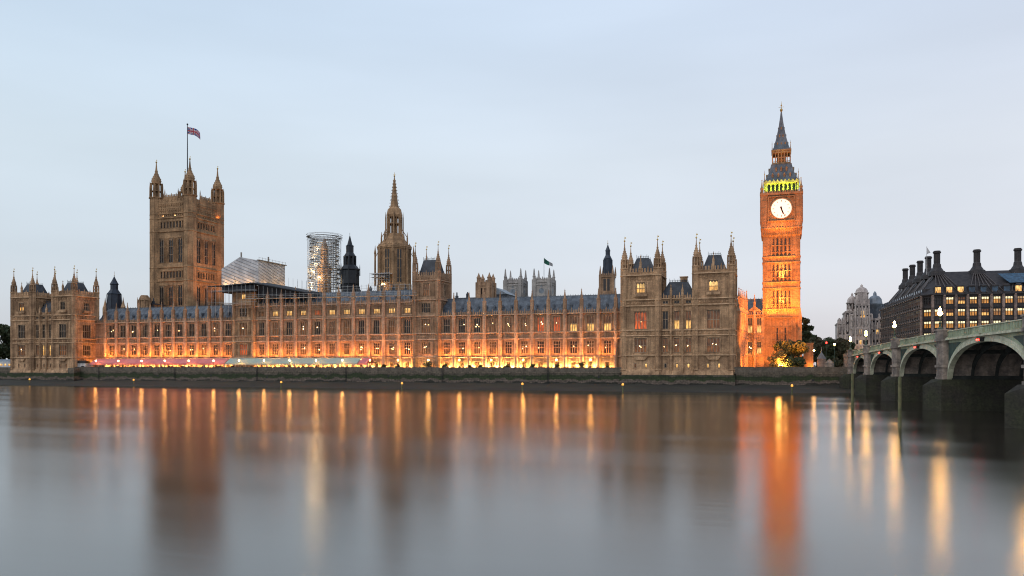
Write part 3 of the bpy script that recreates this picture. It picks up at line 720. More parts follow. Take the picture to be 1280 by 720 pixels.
# ------------------------------------------------------------------ river pavilions
def pavilion(label, x0, w, pats, small, lightside=None):
    """two towers with a three bay range between; built over the water's edge"""
    zb = 3.2
    t = thing('palace_pavilion', label, 'palace pavilion', (x0, WALL_Y, zb), 0, 'end pavilions of the palace')
    z = lambda v: v - zb; I = Matrix.Identity(4)
    tw = 11.8; dpt = 12.5
    W = MB(); P = MB(); rt = 1.2
    rowsT = [(30.6, 33.9, 2.7, 3, .7, (.45,)), (19.0, 24.7, 3.9, 4, .6, (.48,)), (11.6, 16.2, 3.9, 4, .6, (.48,))]
    mid0, mid1 = tw, w - tw
    # tower faces
    def face(F, Lh, key, zt, towers=True, sm=True):
        W.T = F; holes = []; xc = Lh / 2
        for ri, (za, zc, ww, li, ar, tr) in enumerate(rowsT):
            holes.append((xc - ww / 2, xc + ww / 2, z(za), z(zc)))
            put_window(t, F, xc, z(za), ww, zc - za, li, pats.get((key, ri), 'd'), ar, tr, M['frame_dk'])
            W.box(xc - ww / 2 - .3, xc + ww / 2 + .3, -.25, .02, z(zc) + .02, z(zc) + .3)
            for s in (-1, 1):
                W.box(xc + s * (ww / 2 + .2) - .16, xc + s * (ww / 2 + .2) + .16, -.22, .02, z(za) - .1, z(zc))
            ribs(W, rt + .1, xc - ww / 2 - .5, z(za) - .5, z(zc) + .6, .55, .12); ribs(W, xc + ww / 2 + .5, Lh - rt - .1, z(za) - .5, z(zc) + .6, .55, .12)
        if sm:
            for s, kk in ((-1, 3), (1, 4)):
                x = xc + s * 1.7; holes.append((x - .4, x + .4, z(6.8), z(8.3)))
                put_window(t, F, x, z(6.8), .8, 1.5, 1, pats.get((key, kk), 'd'), .3, (), M['frame_dk'])
        wall_with_holes(W, .05, Lh - .05, 0, z(zt), holes)
        # corbelled oriel bracket under the lower window, battered plinth, bands
        W.prism([(xc - 2.2, z(10.4)), (xc - 1.4, z(9.3)), (xc + 1.4, z(9.3)), (xc + 2.2, z(10.4))], -.6, .02)
        W.put([(0,-.9,z(4.6)),(Lh,-.9,z(4.6)),(Lh,0,z(4.6)),(0,0,z(4.6)),(0,-.35,z(6.3)),(Lh,-.35,z(6.3)),(Lh,0,z(6.3)),(0,0,z(6.3))],
              [(0,3,2,1),(4,5,6,7),(0,1,5,4),(1,2,6,5),(2,3,7,6),(3,0,4,7)])
        for s, d in ((10.7, .6), (16.9, .5), (18.6, .5), (26.4, .6), (28.3, .5), (36.1, .7)):
            if s < zt: W.tbox(.04, Lh - .04, -d, .02, z(s) - .16, z(s) + .18)
        panels(W, rt, Lh - rt, z(17.1), z(18.4), 7); panels(W, rt, Lh - rt, z(26.7), z(28.0), 7)
        if zt > 36: panels(W, rt, Lh - rt, z(34.5), z(35.8), 7); W.box(xc - 2.1, xc + 2.1, -.8, .02, z(29.4), z(30.3)); panels(W, xc - 2, xc + 2, z(29.4), z(30.4), 4)
        crest(W, rt, Lh - rt, z(zt), .95, 1.4)
        mouldings(W, M['trim_dk'], t)
    for a in (0, w - tw):
        key = 'L' if a == 0 else 'R'
        face(frame(a, 0, 0), tw, key, 37.0)
        face(frame(a + tw, 0, R(90)), dpt, key + 'r', 37.0, sm=False)
        face(frame(a + tw, dpt, R(180)), tw, key + 'b', 37.0, sm=False)
        face(frame(a, dpt, R(-90)), dpt, key + 'l', 37.0, sm=False)
    # middle range, three narrow bays
    F = frame(mid0, .9, 0); W.T = F; Lm = mid1 - mid0; holes = []
    for i in range(3):
        xc = Lm * (i + .5) / 3
        for ri, (za, zc) in enumerate(((27.0, 28.0), (19.0, 24.7), (11.6, 16.2), (6.8, 8.3))):
            ww = 1.7 if ri < 3 else .8
            holes.append((xc - ww / 2, xc + ww / 2, z(za), z(zc)))
            put_window(t, F, xc, z(za), ww, zc - za, 2 if ri < 3 else 1, pats.get(('m', ri), 'ddd')[i], .45, (.55,) if ri in (1, 2) else (), M['frame_dk'])
            if ri < 3:
                W.box(xc - ww / 2 - .25, xc + ww / 2 + .25, -.22, .02, z(zc) + .02, z(zc) + .26)
                for s in (-1, 1): W.box(xc + s * (ww / 2 + .15) - .12, xc + s * (ww / 2 + .15) + .12, -.2, .02, z(za), z(zc))
                for s in (-1, 1): ribs(W, xc + s * 1.4 - .15, xc + s * 1.4 + .15, z(za) - .3, z(zc) + .4, .3)
    wall_with_holes(W, 0, Lm, 0, z(28.6), holes)
    for s, d in ((10.7, .55), (16.9, .45), (18.6, .45), (26.4, .5), (28.5, .55)): W.tbox(.02, Lm - .02, -d, .02, z(s) - .15, z(s) + .17)
    panels(W, .2, Lm - .2, z(17.1), z(18.4), 9)
    crest(W, 0, Lm, z(28.6), .8, 1.1)
    W.put([(0,-.8,z(4.6)),(Lm,-.8,z(4.6)),(Lm,0,z(4.6)),(0,0,z(4.6)),(0,-.3,z(6.0)),(Lm,-.3,z(6.0)),(Lm,0,z(6.0)),(0,0,z(6.0))], [(0,3,2,1),(4,5,6,7),(0,1,5,4),(1,2,6,5),(2,3,7,6),(3,0,4,7)])
    W.T = I
    W.build('wall', M['stone_dk'], t); mouldings(W, M['trim_dk'], t)
    for i in range(1, 3): buttress(t, F, Lm * i / 3, z(4.8), z(29.2), z(33.0), .8, .75, M['stone_dk'], steps=(z(10.7), z(16.9), z(26.4)), tip_m=M['stone_dk'])
    for a in (0, w - tw):
        for sx in (rt * .55, tw - rt * .55):
            for yy in (rt * .55, dpt - rt * .55):
                turret(t, a + sx, yy, z(3.4), z(37), z(47.6), rt, M['stone_dk'], tuple(z(q) for q in (6.2, 10.7, 16.9, 18.6, 26.4, 28.3, 36.1)), lantern=.40)
        # small pinnacles midway on the parapet
        buttress(t, frame(a, .2, 0), tw / 2, z(36.3), z(38), z(42.6), .7, .5, M['stone_dk'], tip_m=M['stone_dk'])
        pitched_roof(t, frame(a, 0, 0), 2.0, tw - 2.0, 2.0, dpt - 2.0, z(36.8), z(42.2), M['slate_dk'], flat=2.0)
    pitched_roof(t, frame(0, 0, 0), mid0 - .5, mid1 + .5, 1.6, 11.5, z(28.4), z(34.2), M['slate_dk'], flat=3.0)
    core = MB(); 
    for a in (0, w - tw): core.box(a + .6, a + tw - .6, .6, dpt - .6, 0, z(36.7))
    core.box(mid0, mid1, 1.5, dpt, 0, z(28.4)); core.build('inner_block', M['stone_dk'], t)
    f = MB(); f.box(-.6, w + .6, -1.5, 1.0, -2.2, z(4.6)); f.build('river_footing', M['tidal'], t)
    c = MB(); xm = (mid0 + mid1) / 2; c.box(xm + .6, xm + 2.8, 4.8, 6.0, z(33), z(35.6)); c.box(xm + .4, xm + 3.0, 4.6, 6.2, z(35.6), z(35.9)); c.build('chimney', M['stone_dk'], t)
    return t
M['frame_dk'] = mat('weathered_mullion', (.38, .28, .19), .85, .15, .6)
pn = pavilion('twin towered stone pavilion rising from the river right of the lit range', -47.8, 34.3,
         {('L', 0): 'y', ('R', 0): 'y', ('L', 1): 'R', ('L', 2): 'O', ('R', 1): 'o', ('R', 2): 'O', ('m', 1): 'dbb', ('m', 2): 'OOO', ('m', 3): 'dyy',
          ('L', 3): 'o', ('L', 4): 'y', ('R', 3): 'y', ('R', 4): 'y'}, None)
ps = pavilion('twin towered stone pavilion at the far left end of the palace', -308.6, 34.3,
         {('L', 0): 'b', ('R', 0): 'd', ('L', 1): 'd', ('L', 2): 'O', ('R', 1): 'd', ('R', 2): 'o', ('m', 1): 'ddd', ('m', 2): 'oyy', ('m', 3): 'ooo',
          ('L', 3): 'o', ('L', 4): 'o', ('R', 3): 'o', ('R', 4): 'o'}, None)
lamp(ps, (40, 6, 6), 500, SODIUM, (3, 1), (-1, 0, .9), 'floodlight')

# ------------------------------------------------------------------ return range, lit orange, between pavilion and clock tower
def return_range():
    t = thing('palace_return_range', 'brightly orange lit stone range beside the clock tower', 'palace range', (-13.4, 266.5, GZ))
    z = lambda v: v - GZ
    W = MB(); ang = math.atan2(27, 2.0); F = frame(0, 0, ang); Lh = 27.1
    def side(F, Lh, n, pat, bw_):
        W.T = F; holes = []
        for i in range(n):
            xc = Lh * (i + .5) / n
            for ri, (za, zc) in enumerate(((19.0, 24.4), (11.6, 16.1))):
                ww = 1.6; holes.append((xc - ww / 2, xc + ww / 2, z(za), z(zc)))
                put_window(t, F, xc, z(za), ww, zc - za, 2, pat[ri][i], .45, (.5,))
                W.box(xc - ww / 2 - .25, xc + ww / 2 + .25, -.22, .02, z(zc) + .02, z(zc) + .26)
                ribs(W, xc - Lh / n / 2 + .6, xc - ww / 2 - .3, z(za), z(zc), .45); ribs(W, xc + ww / 2 + .3, xc + Lh / n / 2 - .6, z(za), z(zc), .45)
            W.box(xc - .9, xc + .9, -.2, .02, 0, 2.6)
            panels(W, xc - Lh / n / 2 + .6, xc + Lh / n / 2 - .6, z(17.0), z(18.6), 4)
        wall_with_holes(W, 0, Lh, 0, z(25.3), holes)
        for s, d in ((10.5, .35), (16.8, .2), (18.9, .22), (25.3, .4)): W.box(0, Lh, -d, .02, z(s) - .15, z(s) + .16)
        crest(W, 0, Lh, z(25.46), .8, 1.2)
    side(F, Lh, 5, ('ddddd', 'ddddd'), 5.4)
    E = F @ Vector((Lh, 0, 0)); F2 = frame(E.x, E.y, 0); L2 = 6.1
    side(F2, L2, 2, ('bb', 'Ob'), 3)
    W.T = F2; W.prism([(.5, z(26.4)), (L2 - .5, z(26.4)), (L2 / 2, z(28.6))], -.05, .3)
    W.T = Matrix.Identity(4); W.build('wall', M['stone'], t)
    for i in range(1, 6): buttress(t, F, Lh * i / 5 - .05, 0, z(27), z(33.2 if i != 5 else 34.0), .95, .8, M['trim'], steps=(z(10.6), z(16.8), z(19), z(25.3)))
    buttress(t, F2, L2 / 2, 0, z(27), z(32.5), .9, .8, M['trim'], steps=(z(10.6), z(16.8), z(19), z(25.3)))
    c = MB(); c.box(E.x - 14, E.x - .7, -1, 26, 0, z(25)); c.box(E.x - 14, E.x + L2 + .5, 27.6, 40, 0, z(25)); c.build('inner_block', M['stone_dk'], t)
    pitched_roof(t, frame(E.x - 6, 28, 0), 0, L2 + 7, 0, 11, z(25.6), z(31.3), M['slate'])
    pitched_roof(t, F @ frame(0, 1, 0), -8, Lh, 0, 11, z(25.4), z(29.5), M['slate'])
    bay_light(t, 4.6, 8, 1, 900, AMBER, 3, (-.9, .4, .9)); bay_light(t, 5.4, 17, 1, 900, AMBER, 3, (-.7, .35, .9))
    bay_light(t, E.x + 1.7, 23.6, z(10.7), 260, WARM, 1.0, (0, .25, 1)); bay_light(t, E.x + 4.6, 21, .6, 350, AMBER, 2, (0, .6, 1)); bay_light(t, E.x + 1.7, 24.2, .5, 240, SODIUM, 1, (0, .3, 1))
return_range()

# ------------------------------------------------------------------ clock tower
def clock_tower():
    cx, y0 = .55, 294.6; hw = 6.15
    t = thing('clock_tower', 'tall orange lit clock tower with a glowing white dial and pointed slate spire', 'clock tower', (cx, y0 + hw, GZ))
    z = lambda v: v - GZ
    S = MB()
    def four(fn):
        for k in range(4): S.T = Matrix.Rotation(R(90) * k, 4, 'Z'); fn(S)
        S.T = Matrix.Identity(4)
    # shaft: corner piers, narrow panelled strips, bands
    S.box(-hw + .45, hw - .45, -hw + .45, hw - .45, 0, z(54))
    stages = [(0, 24.2), (27.4, 34.4), (36.8, 43.4), (45.7, 52.6)]
    def shaft(S):
        for a, c in stages:
            za, zc = z(a) if a else 0, z(c)
            n = 7; x0, x1 = -hw + 1.5, hw - 1.5; wd = (x1 - x0) / n
            for i in range(n + 1):
                x = x0 + wd * i; S.box(x - .16, x + .16, -hw + .02, -hw + .5, za, zc)
                if i < n:
                    xm = x + wd / 2
                    if i in (0, 6): S.box(xm - wd / 2 + .16, xm + wd / 2 - .16, -hw + .22, -hw + .5, za, zc)
                    S.prism([(xm - wd / 2 + .1, zc - .9), (xm, zc), (xm - wd / 2 + .1, zc)], -hw + .12, -hw + .4)
                    S.prism([(xm + wd / 2 - .1, zc - .9), (xm + wd / 2 - .1, zc), (xm, zc)], -hw + .12, -hw + .4)
                    zz = za + 1.4
                    while zz < zc - 1.5:
                        S.box(xm - wd / 2 + .16, xm + wd / 2 - .16, -hw + .14, -hw + .5, zz, zz + .22); zz += 2.3
            S.box(-hw + 1.34, -hw + 1.36, -hw + .1, -hw + .5, za, zc)
        for sx in (-1, 1):
            xa, xb = (-hw, -hw + 1.4) if sx < 0 else (hw - 1.4, hw - .002)
            S.box(xa, xb, -hw + .01 * (sx + 1.5), -hw + .7, 0, z(53))
            for q in range(3): S.box(xa + .2 + q * .45, xa + .28 + q * .45, -hw - .08, -hw + .05, 1, z(52.5))
            zz = 2.0
            while zz < z(52): S.box(xa + .1, xb - .1, -hw - .06, -hw + .05, zz, zz + .2); zz += 2.3
        for a, c in ((24.2, 27.4), (34.4, 36.8), (43.4, 45.7)):
            S.box(-hw - .15, hw + .12, -hw - .25, -hw + .5, z(a), z(a) + .35); S.box(-hw - .15, hw + .12, -hw - .25, -hw + .5, z(c) - .35, z(c))
            S.box(-hw + .2, hw - .2, -hw + .15, -hw + .5, z(a), z(c))
            n = 12
            for i in range(n + 1):
                x = -hw + .4 + (2 * hw - .8) * i / n; S.box(x - .12, x + .12, -hw - .05, -hw + .2, z(a) + .35, z(c) - .35)
            for i in range(n):
                x = -hw + .4 + (2 * hw - .8) * (i + .5) / n; S.box(x - .22, x + .22, -hw, -hw + .2, z(c) - .95, z(c) - .35)
        # wider base with buttress corner
        S.box(-hw - .62, -hw + .9, -hw - .6, -hw + .9, 0, z(24.4)); S.taper(-hw - .6, -hw + .6, -hw - .6, -hw + .6, z(24.4), z(27.6), .45, .45)
    four(shaft); S.build('shaft', M['stone_ct'], t)
    # slit windows
    win = MB()
    for k in range(4):
        win.T = Matrix.Rotation(R(90) * k, 4, 'Z')
        n = 7; x0, x1 = -hw + 1.5, hw - 1.5; wd = (x1 - x0) / n
        for i in (1, 2, 3, 4, 5):
            xm = x0 + wd * (i + .5); q = .21 if i % 2 == 0 else .12
            for a, c in (((13, 21),) if i % 2 == 0 else ()) + ((28.2, 33.6), (37.4, 42.7), (46.4, 51.9)): win.box(xm - q, xm + q, -hw + .36, -hw + .46, z(a), z(c))
    win.build('slit_windows', M['glassdk'], t)
    # corbel and clock stage
    C = MB(); ch = 6.75
    C.lathe(0, 0, [((hw) * 1.4142, z(52.6)), (hw * 1.4142 + .2, z(53.2)), (ch * 1.4142 - .3, z(55.2)), (ch * 1.4142, z(55.6)), (ch * 1.4142 - .1, z(67.4))], 4)
    def stage(S):
        S.box(-ch - .15, ch + .12, -ch - .2, -ch + .4, z(55.3), z(55.75)); S.box(-ch - .15, ch + .12, -ch - .2, -ch + .4, z(57.6), z(58.05))
        n = 14
        for i in range(n + 1):
            x = -ch + .3 + (2 * ch - .6) * i / n; S.box(x - .14, x + .14, -ch - .12, -ch + .3, z(55.7), z(57.7))
        for i in range(18):   # corbel ribs
            x = -hw + .3 + (2 * hw - .6) * i / 17; S.prism([(x - .12, z(53)), (x + .12, z(53)), (x + .12, z(55.4)), (x - .12, z(55.4))], -ch - .02, -hw - .05)
        for sx in (-1, 1):
            xa = -ch - .12 if sx < 0 else ch - 2.1; xb = xa + 2.2
            S.box(xa, xb - (0 if sx < 0 else .03), -ch - .18, -ch + .5, z(58.05), z(67.2))
            for q in range(4): S.box(xa + .2 + q * .55, xa + .3 + q * .55, -ch - .28, -ch - .1, z(58.3), z(67))
            for zz in (60.2, 62.6, 65): S.box(xa + .1, xb - .1, -ch - .25, -ch - .1, z(zz), z(zz) + .25)
        # square gilt frame around the dial
        S.box(-ch - .3, ch + .28, -ch - .4, -ch + .5, z(67.1), z(67.9))
        n = 16
        for i in range(n):
            x = -ch + (2 * ch) * (i + .5) / n; S.box(x - .2, x + .2, -ch - .35, -ch - .1, z(67.9), z(68.5))
    for k in range(4): C.T = Matrix.Rotation(R(90) * k, 4, 'Z'); stage(C)
    C.T = Matrix.Identity(4)
    C.build('clock_stage', M['stone_ct'], t)
    for sx in (-1, 1):
        for sy in (-1, 1):
            p = MB(); p.lathe(0, 0, [(.55, 0), (.55, 1.5), (.7, 1.6), (.3, 2.4), (.1, 4.4)], 8); p.ball((0, 0, 4.6), .22, 6, 4)
            if 'ctp' not in _cache: _cache['ctp'] = p.mesh('pinnacle', M['stone_ct'])
            link('pinnacle', _cache['ctp'], t, (sx * (ch - .3), sy * (ch - .3), z(67.9)))
    for k in range(4):
        F = Matrix.Rotation(R(90) * k, 4, 'Z'); zc = z(62.2)
        d = MB()
        def disc(b, r, y, th, n=48):
            poly = [(r * math.cos(2 * math.pi * i / n), zc + r * math.sin(2 * math.pi * i / n)) for i in range(n)]; b.prism(poly, y - th, y)
        disc(d, 3.38, -ch - .12, .1); dial = d.build('clock_dial', M['dial'], t); dial.rotation_euler.z = R(90) * k
        fr = MB(); fr.mi = 0
        for a, c in ((3.4, 3.75),):
            n = 48
            for i in range(n):
                a0, a1 = 2 * math.pi * i / n, 2 * math.pi * (i + 1) / n
                fr.prism([(a * math.cos(a0), zc + a * math.sin(a0)), (c * math.cos(a0), zc + c * math.sin(a0)), (c * math.cos(a1), zc + c * math.sin(a1)), (a * math.cos(a1), zc + a * math.sin(a1))], -ch - .34, -ch - .1)
        for sx in (-1, 1):
            fr.box(sx * 4.25 - .15, sx * 4.25 + .15, -ch - .4, -ch - .05, zc - 4.2, zc + 4.2)
            fr.box(-4.4, 4.4, -ch - .39, -ch - .06, zc + sx * 4.2 - .15, zc + sx * 4.2 + .15)
            for sz in (-1, 1):
                for q in range(3): 
                    fr.bar((sx * (3.95 - q * .5), -ch - .2, zc + sz * 3.1), (sx * 3.1, -ch - .2, zc + sz * (3.95 - q * .5)), .07)
        f_ = fr.build('dial_frame', M['gilt'], dial)
        hm = MB()
        for h in range(12):     # hour numerals as short black bars, minute ring
            a = math.radians(90 - 30 * h); ca, sa = math.cos(a), math.sin(a)
            hm.bar((2.35 * ca, -ch - .235, zc + 2.35 * sa), (2.95 * ca, -ch - .235, zc + 2.95 * sa), .11 if h % 3 else .16)
        for h in range(60): a = math.radians(6 * h); hm.bar((3.12 * math.cos(a), -ch - .235, zc + 3.12 * math.sin(a)), (3.3 * math.cos(a), -ch - .235, zc + 3.3 * math.sin(a)), .03)
        hm.build('dial_numerals', M['numeral'], dial)
        hd = MB()
        for ang, ln, wd in ((163, 2.0, .30), (157, 3.1, .17)):
            a = math.radians(90 - ang); ca, sa = math.cos(a), math.sin(a)
            p = [(-.7 * ca - wd * sa, zc - .7 * sa + wd * ca), (-.7 * ca + wd * sa, zc - .7 * sa - wd * ca), (ln * ca + wd * .5 * sa, zc + ln * sa - wd * .5 * ca), (ln * ca - wd * .5 * sa, zc + ln * sa + wd * .5 * ca)]
            hd.prism(p, -ch - .32 - (.04 if wd < .15 else 0), -ch - .28 - (.04 if wd < .15 else 0))
        hd.build('clock_hands', M['handred'], dial)
    # belfry arcade
    B = MB(); bh = 5.7
    lv = MB(); lv.box(-bh + .9, bh - .9, -bh + .9, bh - .9, z(68.1), z(71.5)); lv.build('belfry_dark_core', M['black'], t)  # black inner box: shade inside the arcade put into its colour
    B.box(-bh, bh, -bh, bh, z(67.5), z(68.2)); 
    def bel(S):
        n = 7
        for i in range(n + 1):
            x = -bh + .9 + (2 * bh - 1.8) * i / n; S.box(x - .24, x + .24, -bh, -bh + .4, z(68.2), z(71.3))
            if i < n:
                xm = x + (2 * bh - 1.8) / n / 2; q = (2 * bh - 1.8) / n / 2
                S.prism([(xm - q, z(70.4)), (xm, z(71.3)), (xm - q, z(71.3))], -bh + .05, -bh + .35); S.prism([(xm + q, z(70.4)), (xm + q, z(71.3)), (xm, z(71.3))], -bh + .05, -bh + .35)
        S.box(-bh, -bh + 1.0, -bh - .02, -bh + .9, z(68.2), z(71.3))
        S.box(-bh - .25, bh + .22, -bh - .3, -bh + .4, z(71.3), z(71.9))
        for i in range(9):
            x = -bh + (2 * bh) * (i + .5) / 9; S.prism([(x - .6, z(71.9)), (x + .6, z(71.9)), (x, z(72.7))], -bh - .28, -bh - .1)
    for k in range(4): B.T = Matrix.Rotation(R(90) * k, 4, 'Z'); bel(B)
    B.T = Matrix.Identity(4); B.box(-bh + .3, bh - .3, -bh + .3, bh - .3, z(71.3), z(71.8))
    B.build('belfry', M['belfry'], t)
    # lower roof, lantern, spire
    q2 = math.sqrt(2)
    Rf = MB(); Rf.lathe(0, 0, [(5.75 * q2, z(71.9)), (5.2 * q2, z(73)), (4.2 * q2, z(75.4)), (3.45 * q2, z(78.3)), (3.5 * q2, z(78.6))], 4)
    Rf.build('lower_roof', M['slate'], t)
    dm = MB()
    for k in range(4):
        dm.T = Matrix.Rotation(R(90) * k, 4, 'Z')
        for zz, xs, hy in ((74.0, (-2.9, -1.0, 1.0, 2.9), 4.85), (76.4, (-1.7, 0, 1.7), 4.05)):
            for x in xs: dm.box(x - .3, x + .3, -hy - .25, -hy + .8, z(zz) - .5, z(zz) + .45); dm.prism([(x - .4, z(zz) + .45), (x + .4, z(zz) + .45), (x, z(zz) + 1.2)], -hy - .3, -hy + .8)
    dm.build('roof_dormers', M['gilt'], t)
    La = MB(); lh = 3.15
    La.box(-lh, lh, -lh, lh, z(78.3), z(79.2)); La.box(-lh + 1.6, lh - 1.6, -lh + 1.6, lh - 1.6, z(79), z(83))
    La.box(-lh, lh, -lh, lh, z(82.6), z(83.3)); La.box(-lh - .2, lh + .2, -lh - .2, lh + .2, z(83.3), z(83.8))
    for k in range(4):
        La.T = Matrix.Rotation(R(90) * k, 4, 'Z')
        for i in range(7): x = -lh + .2 + (2 * lh - .4) * i / 6; La.box(x - .14, x + .14, -lh, -lh + .3, z(79.2), z(82.6))
        La.box(-lh, lh - .3, -lh - .03, -lh + .2, z(80.9), z(81.1))
    La.T = Matrix.Identity(4); La.build('lantern', M['stone_ct'], t)
    Sp = MB(); Sp.lathe(0, 0, [(3.0 * q2, z(83.8)), (2.55 * q2, z(84.8)), (1.7 * q2, z(88.2)), (.9 * q2, z(92.4)), (.42 * q2, z(96)), (.2 * q2, z(98))], 4)
    Sp.build('spire', M['slate'], t)
    sd = MB()
    for k in range(4):
        sd.T = Matrix.Rotation(R(90) * k, 4, 'Z')
        for zz, xs, hy in ((85.8, (-1.3, 0, 1.3), 2.25), (88.8, (-.6, .6), 1.55), (91.6, (0,), 1.0)):
            for x in xs: sd.box(x - .2, x + .2, -hy - .1, -hy + .4, z(zz) - .3, z(zz) + .35); sd.prism([(x - .26, z(zz) + .35), (x + .26, z(zz) + .35), (x, z(zz) + .8)], -hy - .15, -hy + .4)
    sd.build('spire_lights', M['gilt'], t)
    Fi = MB(); Fi.lathe(0, 0, [(.2, z(97.8)), (.5, z(98.4)), (.12, z(98.9)), (.09, z(101))], 8); Fi.ball((0, 0, z(98.6)), .5, 8, 6); Fi.ball((0, 0, z(100.2)), .28, 8, 6)
    Fi.bar((-.9, 0, z(99.6)), (.9, 0, z(99.6)), .07); Fi.bar((0, -.9, z(99.6)), (0, .9, z(99.6)), .07); Fi.bar((0, 0, z(100)), (0, 0, z(101.6)), .07)
    Fi.build('finial', M['gold'], t)
    for sx in (-1, 1):
        for sy in (-1, 1):
            pr = MB(); pr.lathe(0, 0, [(.16, 0), (.1, 2.6), (.03, 4.2)], 6); pr.ball((0, 0, 2.9), .2, 6, 4)
            if 'ctq' not in _cache: _cache['ctq'] = pr.mesh('roof_pinnacle', M['gilt'])
            link('roof_pinnacle', _cache['ctq'], t, (sx * 5.6, sy * 5.6, z(71.9))); 
            link('roof_pinnacle', _cache['ctq'], t, (sx * 3.1, sy * 3.1, z(83.6)), 0, (.8, .8, .8))
    # floodlights: from the ground, grazing strips added up the shaft for relief, green ones in the belfry
    for x, e in ((-9, 115000), (10, 115000)): spot(t, (x, -hw - 36, 1.4), (0, -hw, 38), e * 1.25, AMBER, 66)
    for x in (-4, 4): lamp(t, (x, -hw - 7, 1.2), 1100, AMBER, (2, 1), (0, .5, 1.2), spread=140)
    for x in (-3.2, 3.2): lamp(t, (x, -hw - 3.5, z(24.5)), 1500, AMBER, (2, .6), (0, .22, 1), spread=130)
    lamp(t, (.4, -hw - 1.6, z(28)), 600, WARM, (.5, .5), (0, .2, 1), spread=90); lamp(t, (.2, -hw - 1.4, z(37)), 900, WARM, (.5, .5), (0, .2, 1), spread=90)
    for zz_, e_ in ((25.0, 900), (35.2, 700), (44.2, 700)): lamp(t, (0, -hw - 1.3, z(zz_)), e_ * .8, AMBER, (10, .3), (0, .16, 1), spread=150)  # unseen strips, added to pick out the shaft's relief
    lamp(t, (0, -hw - 2.6, z(53)), 900, AMBER, (8, .5), (0, .2, 1), spread=120)
    lamp(t, (0, -bh + .0 - 1.3, z(68.6)), 850, (.62, 1.0, .06), (10, .3), (0, .35, 1), 'belfry_light', 150)
    lamp(t, (bh + 1.3, 0, z(68.6)), 300, (.75, 1.0, .08), (.3, 10), (-.35, 0, 1), 'belfry_light', 150)
    lamp(t, (0, -lh + .9, z(79.4)), 25, WARM, (4, .3), (0, -.2, 1), 'lantern_light', 160)
    lamp(t, (0, -lh - 1.2, z(79.0)), 22, WARM, (5, .3), (0, .3, 1), 'lantern_light', 160)
M['stone_ct'] = mat('clock_tower_limestone', (.38, .22, .11), .85, .22, .3, (.27, .15, .075), .35)
M['belfry'] = mat('gilded_belfry_stone', (.52, .42, .18), .7, .15, .5)
M['gilt'] = mat('gilt_ironwork', (.34, .20, .08), .5, .2, 1)
M['numeral'] = mat('bronze_numerals', (.35, .28, .14), .6, .1, 1)
M['handred'] = mat('clock_hand_copper', (.16, .02, .01), .6, .1, 1)
clock_tower()

